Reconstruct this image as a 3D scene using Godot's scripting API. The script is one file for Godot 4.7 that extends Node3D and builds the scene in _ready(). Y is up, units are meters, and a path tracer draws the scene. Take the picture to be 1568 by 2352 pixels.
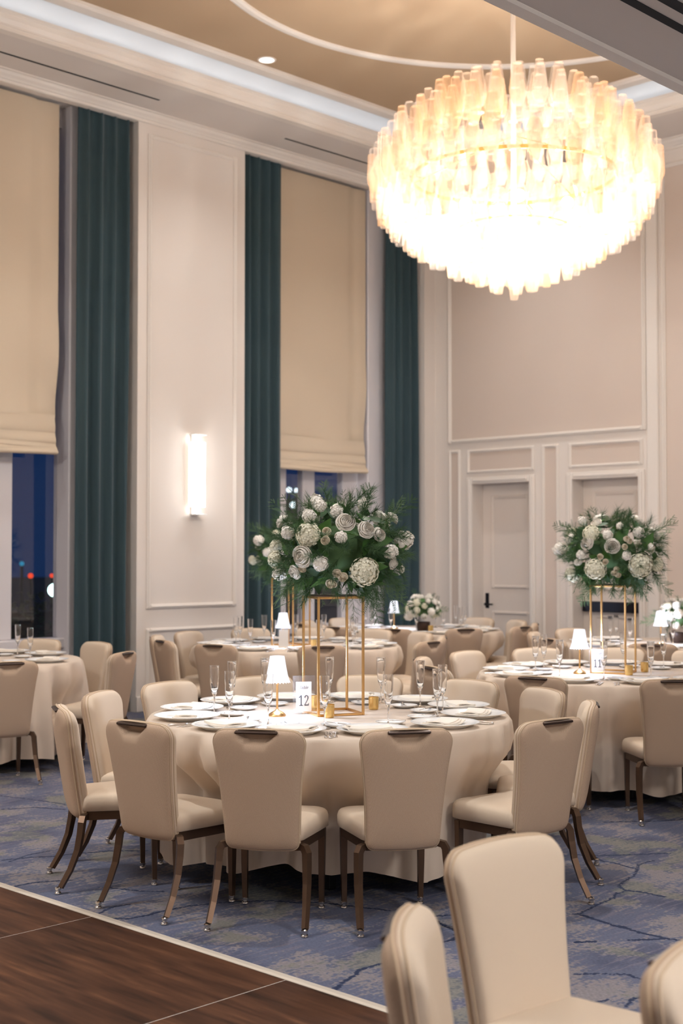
extends Node3D
# World: x runs along the window wall, -z runs along the door wall, y is up, metres.

var rng = RandomNumberGenerator.new()
var M = {}
var used = {}

func P(u, h, v): return Vector3(u, h, -v)

# ------------------------------------------------------------------ mesh helpers
func mb():
	var st = SurfaceTool.new()
	st.begin(Mesh.PRIMITIVE_TRIANGLES)
	return st

func tri(st, a, b, c):
	st.add_vertex(a); st.add_vertex(c); st.add_vertex(b)

func quad(st, a, b, c, d):
	tri(st, a, b, c); tri(st, a, c, d)

func oquad(st, a, b, c, d, out):
	if (b - a).cross(c - a).dot(out) >= 0: quad(st, a, b, c, d)
	else: quad(st, a, d, c, b)

func otri(st, a, b, c, out):
	if (b - a).cross(c - a).dot(out) >= 0: tri(st, a, b, c)
	else: tri(st, a, c, b)

func uvtri(st, a, b, c, ua, ub, uc):
	st.set_uv(ua); st.add_vertex(a); st.set_uv(uc); st.add_vertex(c); st.set_uv(ub); st.add_vertex(b)

func box(st, c, s, ch = 0.0, basis = Basis()):
	st.set_smooth_group(-1)
	var h = s * 0.5
	var k = min(ch, min(h.x, min(h.y, h.z)) * 0.9)
	var X = func(a, b, d): return c + basis * Vector3(a * h.x, b * (h.y - k), d * (h.z - k))
	var Y = func(a, b, d): return c + basis * Vector3(a * (h.x - k), b * h.y, d * (h.z - k))
	var Z = func(a, b, d): return c + basis * Vector3(a * (h.x - k), b * (h.y - k), d * h.z)
	for e in [-1, 1]:
		oquad(st, X.call(e, -1, -1), X.call(e, 1, -1), X.call(e, 1, 1), X.call(e, -1, 1), basis * Vector3(e, 0, 0))
		oquad(st, Y.call(-1, e, -1), Y.call(1, e, -1), Y.call(1, e, 1), Y.call(-1, e, 1), basis * Vector3(0, e, 0))
		oquad(st, Z.call(-1, -1, e), Z.call(1, -1, e), Z.call(1, 1, e), Z.call(-1, 1, e), basis * Vector3(0, 0, e))
	if k > 0:
		for e in [-1, 1]:
			for g in [-1, 1]:
				oquad(st, X.call(e, g, -1), X.call(e, g, 1), Y.call(e, g, 1), Y.call(e, g, -1), basis * Vector3(e, g, 0))
				oquad(st, X.call(e, -1, g), X.call(e, 1, g), Z.call(e, 1, g), Z.call(e, -1, g), basis * Vector3(e, 0, g))
				oquad(st, Y.call(-1, e, g), Y.call(1, e, g), Z.call(1, e, g), Z.call(-1, e, g), basis * Vector3(0, e, g))
				for w in [-1, 1]:
					otri(st, X.call(e, g, w), Y.call(e, g, w), Z.call(e, g, w), basis * Vector3(e, g, w))

# box given by ranges along u, h, v
func bx(st, u0, u1, h0, h1, v0, v1, ch = 0.0):
	box(st, P((u0 + u1) * 0.5, (h0 + h1) * 0.5, (v0 + v1) * 0.5), Vector3(abs(u1 - u0), abs(h1 - h0), abs(v1 - v0)), ch)

# lathe: profile of Vector2(radius, height) running so that the outside lies to its right going up
func lathe(st, prof, n, at = Vector3.ZERO, sharp = 0.8, ribs = 0, rib = 0.0, basis = Basis()):
	var g = 0
	st.set_smooth_group(g)
	for i in prof.size() - 1:
		if i > 0:
			var d0 = (prof[i] - prof[i - 1]).normalized()
			var d1 = (prof[i + 1] - prof[i]).normalized()
			if d0.dot(d1) < sharp:
				g += 1
				st.set_smooth_group(g)
		for j in n:
			var pts = []
			for q in [[i, j], [i, j + 1], [i + 1, j + 1], [i + 1, j]]:
				var t = TAU * (q[1] % n) / n
				var r = prof[q[0]].x * (1.0 + rib * cos(ribs * t))
				pts.append(at + basis * Vector3(r * cos(t), prof[q[0]].y, -r * sin(t)))
			if prof[i].x < 1e-6: tri(st, pts[0], pts[2], pts[3])
			elif prof[i + 1].x < 1e-6: tri(st, pts[0], pts[1], pts[2])
			else: quad(st, pts[0], pts[1], pts[2], pts[3])

func tube(st, pts, rad, n = 8, flat = false, spin = 0.0, cap = true):
	st.set_smooth_group(-1 if flat else 0)
	var rings = []
	var up = Vector3.UP
	var t0 = (pts[1] - pts[0]).normalized()
	if abs(t0.dot(up)) > 0.95: up = Vector3.RIGHT
	var nx = up.cross(t0).normalized()
	for i in pts.size():
		var t = t0
		if i == 0: t = (pts[1] - pts[0]).normalized()
		elif i == pts.size() - 1: t = (pts[i] - pts[i - 1]).normalized()
		else: t = (pts[i + 1] - pts[i - 1]).normalized()
		nx = (nx - t * nx.dot(t)).normalized()
		var ny = t.cross(nx)
		var r = rad[i] if rad is Array else rad
		var ring = []
		for j in n:
			var a = TAU * j / n + spin
			ring.append(pts[i] + (nx * cos(a) + ny * sin(a)) * r)
		rings.append(ring)
	for i in pts.size() - 1:
		for j in n:
			var k = (j + 1) % n
			quad(st, rings[i][j], rings[i][k], rings[i + 1][k], rings[i + 1][j])
	if cap:
		st.set_smooth_group(-1)
		for j in range(1, n - 1):
			tri(st, rings[0][0], rings[0][j + 1], rings[0][j])
			tri(st, rings[-1][0], rings[-1][j], rings[-1][j + 1])

# profile (a, b) pushed straight along a direction
func extrude(st, prof, o, ad, bd, along, smooth = false):
	for i in prof.size() - 1:
		st.set_smooth_group(1 if smooth else -1)
		var p = o + ad * prof[i].x + bd * prof[i].y
		var q = o + ad * prof[i + 1].x + bd * prof[i + 1].y
		quad(st, p, q, q + along, p + along)

func mk(st, called, m, parent = self):
	st.generate_normals()
	st.index()
	var o = MeshInstance3D.new()
	o.name = called
	o.mesh = st.commit()
	o.material_override = m
	parent.add_child(o, true)
	return o

func inst(mesh, called, m, parent, xf = Transform3D()):
	var o = MeshInstance3D.new()
	o.name = called
	o.mesh = mesh
	o.material_override = m
	o.transform = xf
	parent.add_child(o, true)
	return o

func mesh_of(st):
	st.generate_normals()
	st.index()
	return st.commit()

# ------------------------------------------------------------------ naming helpers
func numbered(called):
	var n = used.get(called, 0)
	used[called] = n + 1
	return called if n == 0 else "%s_%03d" % [called, n]

func tag(o, label, category, group = ""):
	o.set_meta("label", label)
	o.set_meta("category", category)
	if group: o.set_meta("group", group)
	return o

func thing(called, label, category, at = Vector3.ZERO, turn = 0.0, group = ""):
	var o = Node3D.new()
	o.name = numbered(called)
	add_child(o)
	o.position = at
	o.rotation.y = turn
	return tag(o, label, category, group)

func copy(src, at, turn, label, group = ""):
	var base = String(src.name).get_slice("_0", 0)
	var r = src.duplicate()
	r.name = numbered(base)
	add_child(r)
	r.position = at
	r.rotation = Vector3(0, turn, 0)
	r.set_meta("label", label)
	if group: r.set_meta("group", group)
	return r

func struct(called, parent = self):
	var o = Node3D.new()
	o.name = called
	parent.add_child(o, true)
	o.set_meta("kind", "structure")
	return o

# ------------------------------------------------------------------ materials
func mat(key, col, rough = 0.7, metal = 0.0):
	var m = StandardMaterial3D.new()
	m.resource_name = key
	m.albedo_color = col
	m.roughness = rough
	m.metallic = metal
	M[key] = m
	return m

func c8(r, g, b): return Color(r / 255.0, g / 255.0, b / 255.0)

func noise(freq, sd, oct = 3, type = FastNoiseLite.TYPE_SIMPLEX_SMOOTH):
	var n = FastNoiseLite.new()
	n.seed = sd
	n.frequency = freq
	n.noise_type = type
	n.fractal_octaves = oct
	return n

func tex(im): return ImageTexture.create_from_image(im)

func grain_image(w, h, sd, freq, stretch, cols):
	# streaky noise, long in y, coloured by a ramp
	var a = noise(freq, sd, 4).get_seamless_image(w, int(h / stretch), false, false, 0.1, true)
	a.resize(w, h, Image.INTERPOLATE_CUBIC)
	var b = noise(freq * 3.0, sd + 7, 3).get_seamless_image(w, int(h / stretch), false, false, 0.1, true)
	b.resize(w, h, Image.INTERPOLATE_CUBIC)
	var da = a.get_data()
	var db = b.get_data()
	var out = PackedByteArray()
	out.resize(w * h * 3)
	for i in w * h:
		var t = clamp((da[i] * 0.65 + db[i] * 0.35) / 255.0, 0.0, 1.0) * (cols.size() - 1)
		var k = min(int(t), cols.size() - 2)
		var c = cols[k].lerp(cols[k + 1], t - k)
		out[i * 3] = int(c.r * 255); out[i * 3 + 1] = int(c.g * 255); out[i * 3 + 2] = int(c.b * 255)
	return Image.create_from_data(w, h, false, Image.FORMAT_RGB8, out)

func weave_image(n, period, lo, hi, sd, stripe = 0.0):
	var im = Image.create(n, n, false, Image.FORMAT_RGB8)
	var r = RandomNumberGenerator.new()
	r.seed = sd
	for y in n:
		for x in n:
			var zig = ((y / (period * 2)) % 2) * 2 - 1      # herringbone: the twill turns over every other band
			var t = fposmod(float(x * zig + y) / period, 1.0)
			var k = 0.5 + 0.5 * cos(TAU * t)
			k = clamp(k * 0.8 + r.randf() * 0.25 + stripe * sin(TAU * x / n * 2.0), 0.0, 1.0)
			im.set_pixel(x, y, lo.lerp(hi, k))
	return im

var CRACKS = [
	[6.135,4.228,6.190,4.138,6.299,4.040,6.440,3.936,6.532,3.869],
	[6.320,3.839,6.183,3.850,6.065,3.783,5.941,3.729,5.774,3.698,5.703,3.659,5.667,3.597,5.575,3.599,5.506,3.565,5.281,3.543,5.149,3.518,5.125,3.534],
	[5.149,3.518,5.125,3.417,5.099,3.308,5.095,3.224,5.082,3.109,5.085,3.034,5.103,2.962],
	[4.767,3.277,4.840,3.218], [4.948,3.132,5.023,3.073,5.085,3.034], [5.667,3.597,5.695,3.515,5.689,3.404],
	[6.190,4.138,6.109,4.022,6.126,3.972,6.101,3.871,6.087,3.791],
	[4.408,3.031,4.477,2.978,4.548,2.880,4.535,2.798,4.501,2.716,4.406,2.685,4.314,2.716,4.223,2.687],
	[4.097,2.810,4.156,2.816,4.249,2.767], [4.649,3.974,4.744,3.914],
	[4.606,3.925,4.559,3.795,4.542,3.725,4.433,3.668,4.365,3.688],
	[3.882,6.337,3.957,6.316,4.042,6.285,4.125,6.219,4.214,6.204,4.314,6.160,4.424,6.106,4.569,5.965],
	[3.614,5.796,3.714,5.804,3.799,5.766,3.894,5.701], [3.912,5.490,3.945,5.425,4.000,5.292,4.081,5.195],
	[3.619,5.095,3.724,5.138,3.821,5.123], [3.612,4.983,3.665,4.929,3.762,4.909,3.858,4.918],
	[3.622,3.575,3.709,3.612,3.794,3.640,3.863,3.674,3.941,3.670,4.010,3.662],
	[3.800,4.925,3.980,4.906,4.159,4.829,4.322,4.705,4.380,4.594,4.466,4.514,4.523,4.350,4.589,4.179],
	[4.896,8.027,4.958,7.802,4.996,7.652,5.030,7.398,4.882,7.133], [4.632,7.593,4.829,7.497,4.925,7.294],
	[3.889,6.284,4.038,6.351,4.181,6.357], [7.0,4.6,7.3,4.35,7.7,4.2,8.2,4.1], [6.6,3.3,6.9,3.5,7.2,3.3,7.8,3.25], [5.6,7.4,6.0,7.2,6.5,7.25,7.0,6.9],
]

func carpet_image(n):
	# printed carpet: slate blue ground, mauve and sand brush marks, olive clouds, inky crack lines; covers 8 m x 8 m from (1.5, 1.5)
	var streak = noise(0.11, 11, 4).get_seamless_image(n / 7, n, false, false, 0.1, true)
	streak.resize(n, n, Image.INTERPOLATE_CUBIC)
	var fine = noise(0.13, 23, 4).get_seamless_image(n, n, false, false, 0.1, true)
	var big = noise(0.0045, 31, 5).get_seamless_image(n, n, false, false, 0.1, true)
	var mid = noise(0.0095, 47, 5).get_seamless_image(n, n, false, false, 0.1, true)
	var speck = noise(0.25, 51, 2).get_seamless_image(n, n, false, false, 0.1, true)
	var s = streak.get_data(); var f = fine.get_data(); var b = big.get_data(); var g = mid.get_data(); var k = speck.get_data()
	var out = PackedByteArray()
	out.resize(n * n * 3)
	var blue = Vector3(97, 102, 125); var navy = Vector3(72, 77, 101); var sand = Vector3(152, 141, 138); var mauve = Vector3(124, 115, 130); var olive = Vector3(122, 122, 108)
	for i in n * n:
		var c = blue.lerp(navy, clamp((b[i] - 128) / 90.0, 0.0, 1.0))
		c = c.lerp(mauve, clamp((s[i] - 150) / 50.0, 0.0, 0.6))
		var m = s[i] * 0.45 + f[i] * 0.75 + (g[i] - 128) * 1.1
		if m > 160: c = c.lerp(sand, clamp((m - 160) / 34.0, 0.0, 0.75))
		var o = g[i] * 0.5 + b[i] * 0.6 - f[i] * 0.12
		if o > 152: c = c.lerp(olive, clamp((o - 152) / 22.0, 0.0, 0.55))
		c *= 0.78 + k[i] / 1275.0
		out[i * 3] = int(c.x); out[i * 3 + 1] = int(c.y); out[i * 3 + 2] = int(c.z)
	var im = Image.create_from_data(n, n, false, Image.FORMAT_RGB8, out)
	var r = RandomNumberGenerator.new()
	r.seed = 5
	var ink = c8(22, 36, 66)
	for L in CRACKS:
		var wob = r.randf_range(0.004, 0.009)
		for i in L.size() / 2 - 1:
			var a = Vector2(L[i * 2], L[i * 2 + 1]); var e = Vector2(L[i * 2 + 2], L[i * 2 + 3])
			var steps = int(a.distance_to(e) / 8.0 * n) + 1
			for t in steps:
				var p = a.lerp(e, float(t) / steps) + Vector2(r.randfn(0, 0.0035), r.randfn(0, 0.0035))
				var x = int(fposmod((p.x - 1.5) / 8.0, 1.0) * n); var y = int(fposmod((p.y - 1.5) / 8.0, 1.0) * n)
				var w = max(1, int((wob + r.randf_range(-0.003, 0.006)) / 8.0 * n * 1.4))
				im.fill_rect(Rect2i(x, y, w + 1, w), ink)
	return im

func setup_materials():
	mat("wall_paint", c8(226, 216, 206), 0.75)
	mat("wallcovering", c8(212, 196, 182), 0.85)
	mat("trim_paint", c8(231, 222, 212), 0.5)
	mat("soffit_paint", c8(220, 211, 203), 0.85)
	mat("tan_ceiling", c8(182, 156, 126), 0.8)
	mat("cove_paint", c8(236, 236, 234), 0.8)
	mat("door_paint", c8(222, 210, 198), 0.5)
	mat("black_slot", c8(10, 11, 18), 0.8)
	mat("black_metal", c8(22, 22, 30), 0.35, 0.6)
	mat("window_frame", c8(222, 216, 216), 0.45)
	mat("gold", c8(214, 170, 112), 0.28, 1.0)
	mat("gold_votive", c8(230, 194, 124), 0.26, 0.9)
	mat("bronze", c8(98, 76, 60), 0.38, 0.75)
	mat("bronze_dark", c8(66, 50, 42), 0.35, 0.6)
	mat("chrome", c8(205, 200, 196), 0.18, 1.0)
	mat("steel", c8(215, 210, 205), 0.22, 1.0)
	mat("china", c8(240, 238, 234), 0.15)
	mat("napkin", c8(238, 228, 214), 0.85)
	mat("rubber_black", c8(20, 19, 20), 0.6)
	mat("table_leg", c8(18, 18, 20), 0.5, 0.3)
	mat("table_wood", c8(120, 96, 72), 0.7)
	mat("card", c8(236, 230, 222), 0.8)
	mat("ink", c8(40, 50, 66), 0.8)
	mat("ink_soft", c8(120, 122, 130), 0.8)
	mat("aluminium", c8(214, 206, 196), 0.45, 0.15)
	mat("edge_trim", c8(206, 194, 178), 0.5)
	mat("bark", c8(60, 46, 34), 0.8)
	mat("hedge", c8(70, 78, 52), 0.9)
	mat("night_wall", c8(26, 36, 60), 0.9)
	mat("asphalt", c8(40, 42, 48), 0.95)
	var m = mat("glass", Color(1, 1, 1, 0.0), 0.0)
	m.refraction_enabled = true
	m.refraction_scale = 0.05
	m.transparency = BaseMaterial3D.TRANSPARENCY_ALPHA
	m = mat("window_glass", Color(0.75, 0.82, 0.9, 0.01), 0.02)
	m.transparency = BaseMaterial3D.TRANSPARENCY_ALPHA
	m = mat("acrylic", Color(0.95, 0.97, 1.0, 0.01), 0.03)
	m.transparency = BaseMaterial3D.TRANSPARENCY_ALPHA
	for g in [["clear_prism_glass", Color(0.95, 0.89, 0.83, 0.08)], ["honey_prism_glass", Color(0.94, 0.82, 0.70, 0.15)], ["amber_prism_glass", Color(0.92, 0.74, 0.54, 0.24)]]:
		m = mat(g[0], g[1], 0.04)
		m.transparency = BaseMaterial3D.TRANSPARENCY_ALPHA
		m.backlight_enabled = true
		m.backlight = Color(0.14, 0.12, 0.10)
	# fabrics
	m = mat("seat_fabric", Color.WHITE, 0.9)
	m.albedo_texture = tex(weave_image(128, 8, c8(196, 175, 151), c8(226, 208, 186), 3))
	m.uv1_triplanar = true
	m.uv1_scale = Vector3.ONE * 28.0
	m = mat("back_fabric", Color.WHITE, 0.92)
	m.albedo_texture = tex(weave_image(128, 8, c8(148, 121, 100), c8(214, 189, 163), 4, 0.0))
	m.uv1_triplanar = true
	m.uv1_scale = Vector3.ONE * 15.0
	mat("piping", c8(196, 172, 144), 0.85)
	m = mat("tablecloth", c8(213, 195, 176), 0.62)
	m.rim_enabled = true
	m.rim = 0.25
	m = mat("velvet", Color.WHITE, 0.85)
	m.albedo_texture = tex(grain_image(256, 256, 61, 0.02, 8, [c8(35, 54, 60), c8(46, 67, 73), c8(59, 82, 86)]))
	m.uv1_triplanar = true
	m.uv1_scale = Vector3(0.9, 0.25, 0.9)
	m.rim_enabled = true
	m.rim = 0.5
	m.rim_tint = 0.6
	m = mat("shade_fabric", Color.WHITE, 0.9)
	m.albedo_texture = tex(weave_image(128, 4, c8(206, 187, 162), c8(220, 203, 178), 8))
	m.uv1_triplanar = true
	m.uv1_scale = Vector3.ONE * 10.0
	# petals and leaves
	m = mat("petal_ivory", c8(250, 244, 234), 0.6)
	m.backlight_enabled = true
	m.backlight = Color(0.16, 0.15, 0.12)
	m = mat("petal_cream", c8(246, 234, 212), 0.6)
	m.backlight_enabled = true
	m.backlight = Color(0.16, 0.15, 0.12)
	m = mat("petal_hydrangea", c8(240, 236, 214), 0.65)
	m.backlight_enabled = true
	m.backlight = Color(0.16, 0.15, 0.12)
	m = mat("leaf_green", c8(64, 106, 44), 0.55)
	m.backlight_enabled = true
	m.backlight = Color(0.16, 0.24, 0.08)
	m = mat("leaf_deep", c8(42, 76, 40), 0.6)
	m.backlight_enabled = true
	m.backlight = Color(0.1, 0.16, 0.08)
	m = mat("pine_green", c8(54, 84, 46), 0.65)
	m.backlight_enabled = true
	m.backlight = Color(0.12, 0.18, 0.08)
	m = mat("cedar_green", c8(78, 102, 64), 0.65)
	m.backlight_enabled = true
	m.backlight = Color(0.14, 0.18, 0.1)
	mat("floral_foam", c8(84, 112, 70), 0.95)
	# floors
	m = mat("carpet", Color.WHITE, 0.95)
	m.albedo_texture = tex(carpet_image(2048))
	m.heightmap_enabled = false
	m = mat("wood", Color.WHITE, 0.55)
	m.metallic_specular = 0.28
	m.albedo_texture = tex(grain_image(512, 512, 71, 0.03, 10, [c8(32, 19, 13), c8(62, 38, 26), c8(84, 54, 37), c8(118, 80, 54)]))
	# things that give off light
	m = mat("lamp_glow", c8(240, 244, 255), 0.5)
	m.emission_enabled = true
	m.emission = c8(232, 240, 255)
	m.emission_energy_multiplier = 0.9
	m = mat("sconce_glow", c8(250, 246, 240), 0.5)
	m.emission_enabled = true
	m.emission = c8(255, 250, 244)
	m.emission_energy_multiplier = 1.15
	m = mat("bulb_glow", c8(255, 246, 232), 0.5)
	m.emission_enabled = true
	m.emission = c8(255, 240, 218)
	m.emission_energy_multiplier = 14.0
	m = mat("cove_led_glow", c8(240, 246, 255), 0.5)
	m.emission_enabled = true
	m.emission = c8(235, 242, 255)
	m.emission_energy_multiplier = 0.8
	m = mat("downlight_glow", c8(255, 250, 244), 0.5)
	m.emission_enabled = true
	m.emission = c8(255, 248, 238)
	m.emission_energy_multiplier = 3.0
	m = mat("street_glow", c8(220, 255, 250), 0.5)
	m.emission_enabled = true
	m.emission = c8(205, 250, 245)
	m.emission_energy_multiplier = 6.0
	m = mat("red_signal_glow", c8(255, 80, 30), 0.5)
	m.emission_enabled = true
	m.emission = c8(255, 70, 25)
	m.emission_energy_multiplier = 1.2
	m = mat("teal_signal_glow", c8(40, 160, 190), 0.5)
	m.emission_enabled = true
	m.emission = c8(30, 150, 190)
	m.emission_energy_multiplier = 0.8
	m = mat("lit_window_glow", c8(190, 215, 230), 0.5)
	m.emission_enabled = true
	m.emission = c8(215, 232, 240)
	m.emission_energy_multiplier = 3.0

func lamp_omni(at, energy, col, size = 0.05, parent = self):
	var l = OmniLight3D.new()
	l.light_energy = energy
	l.light_color = col
	l.light_size = size
	l.omni_range = 30.0
	l.omni_attenuation = 2.0
	l.shadow_enabled = true
	parent.add_child(l)
	l.position = at
	return l

# ------------------------------------------------------------------ the room
const D0 = 10.27     # inner edge of the window-side soffit
const E0 = 12.27     # inner edge of the door-side soffit

# a moulding or surface that runs along both walls and meets in a mitre; profile in (distance past the soffit edge, height)
func around_strip(st, prof, u0, v0, smooth = false):
	for i in prof.size() - 1:
		st.set_smooth_group(1 if smooth else -1)
		var a = prof[i]
		var b = prof[i + 1]
		quad(st, P(u0, a.y, D0 + a.x), P(E0 + a.x, a.y, D0 + a.x), P(E0 + b.x, b.y, D0 + b.x), P(u0, b.y, D0 + b.x))
		st.set_smooth_group(2 if smooth else -1)
		quad(st, P(E0 + a.x, a.y, D0 + a.x), P(E0 + a.x, a.y, v0), P(E0 + b.x, b.y, v0), P(E0 + b.x, b.y, D0 + b.x))

# a rectangular picture-frame moulding on a wall: axis "u" (window wall, face at v) or "v" (door wall, face at u)
func frame_on(st, axis, face, a0, a1, h0, h1, w = 0.055, proud = 0.022, top = true):
	var bars = [[a0, a0 + w, h0, h1], [a1 - w, a1, h0, h1], [a0 + w, a1 - w, h0, h0 + w]]
	if top: bars.append([a0 + w, a1 - w, h1 - w, h1])
	for b in bars:
		if axis == "u":
			bx(st, b[0], b[1], b[2], b[3], face - proud, face + 0.004, 0.008)
			bx(st, b[0] + w * 0.3, b[1] - w * 0.3, b[2] + w * 0.3, b[3] - w * 0.3, face - proud * 1.6, face, 0.007) if min(b[1] - b[0], b[3] - b[2]) > w * 0.7 else null
		else:
			bx(st, face - proud, face + 0.004, b[2], b[3], b[0], b[1], 0.008)
			bx(st, face - proud * 1.6, face, b[2] + w * 0.3, b[3] - w * 0.3, b[0] + w * 0.3, b[1] - w * 0.3, 0.007) if min(b[1] - b[0], b[3] - b[2]) > w * 0.7 else null

func part_box(called, m, parent, u0, u1, h0, h1, v0, v1, ch = 0.0):
	var st = mb()
	bx(st, u0, u1, h0, h1, v0, v1, ch)
	return mk(st, called, m, parent)

func build_floor():
	var fl = struct("floor")
	var st = mb()
	st.set_smooth_group(-1)
	var a = P(-6, 0, -6); var b = P(13.6, 0, -6); var c = P(13.6, 0, 12.2); var d = P(-6, 0, 12.2)
	var uv = func(p): return Vector2((p.x - 1.5) / 8.0, (-p.z - 1.5) / 8.0)
	uvtri(st, a, b, c, uv.call(a), uv.call(b), uv.call(c))
	uvtri(st, a, c, d, uv.call(a), uv.call(c), uv.call(d))
	st.set_uv(Vector2.ZERO)
	mk(st, "carpet", M.carpet, fl)
	part_box("floor_slab", M.asphalt, fl, -6, 13.6, -0.25, -0.005, -6, 12.2)
	# portable dance floor: square panels, pale seams and a ramped pale edge
	var df = Node3D.new()
	df.name = "dance_floor"
	add_child(df)
	df.set_meta("label", "brown wood-grain portable dance floor with a pale ramped edge")
	df.set_meta("category", "dance floor")
	var n = 0
	for i in 3:
		for j in 5:
			var u1 = 3.535 - i * 1.27
			var v1 = 8.834 - j * 1.27
			var s2 = mb()
			s2.set_smooth_group(-1)
			var h = 0.018
			var g = 0.0028
			var q = [P(u1 - 1.27 + g, h, v1 - 1.27 + g), P(u1 - g, h, v1 - 1.27 + g), P(u1 - g, h, v1 - g), P(u1 - 1.27 + g, h, v1 - g)]
			var o = Vector2(fposmod(i * 0.37 + j * 0.61, 1.0), fposmod(j * 0.43, 1.0))
			var w = [o, o + Vector2(0.75, 0), o + Vector2(0.75, 0.75), o + Vector2(0, 0.75)]
			uvtri(s2, q[0], q[1], q[2], w[0], w[1], w[2])
			uvtri(s2, q[0], q[2], q[3], w[0], w[2], w[3])
			var dn = Vector3(0, -h + 0.001, 0)
			for k in 4:
				s2.set_uv(w[0])
				oquad(s2, q[k], q[(k + 1) % 4], q[(k + 1) % 4] + dn, q[k] + dn, (q[k] + q[(k + 1) % 4]) * 0.5 - (q[0] + q[2]) * 0.5)
			mk(s2, "panel", M.wood, df)
			var s3 = mb()
			bx(s3, u1 - 1.27, u1, 0.002, 0.0172, v1 - g, v1 + g)
			mk(s3, "seam_strip", M.aluminium, df)
	var s4 = mb()
	s4.set_smooth_group(-1)
	# ramp profile across u, run along v
	extrude(s4, [Vector2(0, 0.0), Vector2(0, 0.019), Vector2(0.018, 0.0195), Vector2(0.030, 0.017), Vector2(0.084, 0.002), Vector2(0.084, 0.0)], P(3.535, 0, 2.5), Vector3(1, 0, 0), Vector3.UP, P(0, 0, 6.4))
	mk(s4, "edge_ramp", M.edge_trim, df)

func pier(parent, u0, u1, panel):
	part_box("pier", M.wall_paint, parent, u0, u1, 0, 6.28, 11.2, 11.8)
	if panel:
		var st = mb()
		frame_on(st, "u", 11.2, u0 + 0.12, u1 - 0.12, 1.06, 6.07, 0.05, 0.02)
		mk(st, "panel_moulding", M.trim_paint, parent)
		st = mb()
		frame_on(st, "u", 11.2, u0 + 0.12, u1 - 0.12, 0.24, 0.86, 0.045, 0.018)
		mk(st, "panel_moulding", M.trim_paint, parent)
	part_box("baseboard", M.trim_paint, parent, u0, u1, 0, 0.16, 11.18, 11.21, 0.006)

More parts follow.
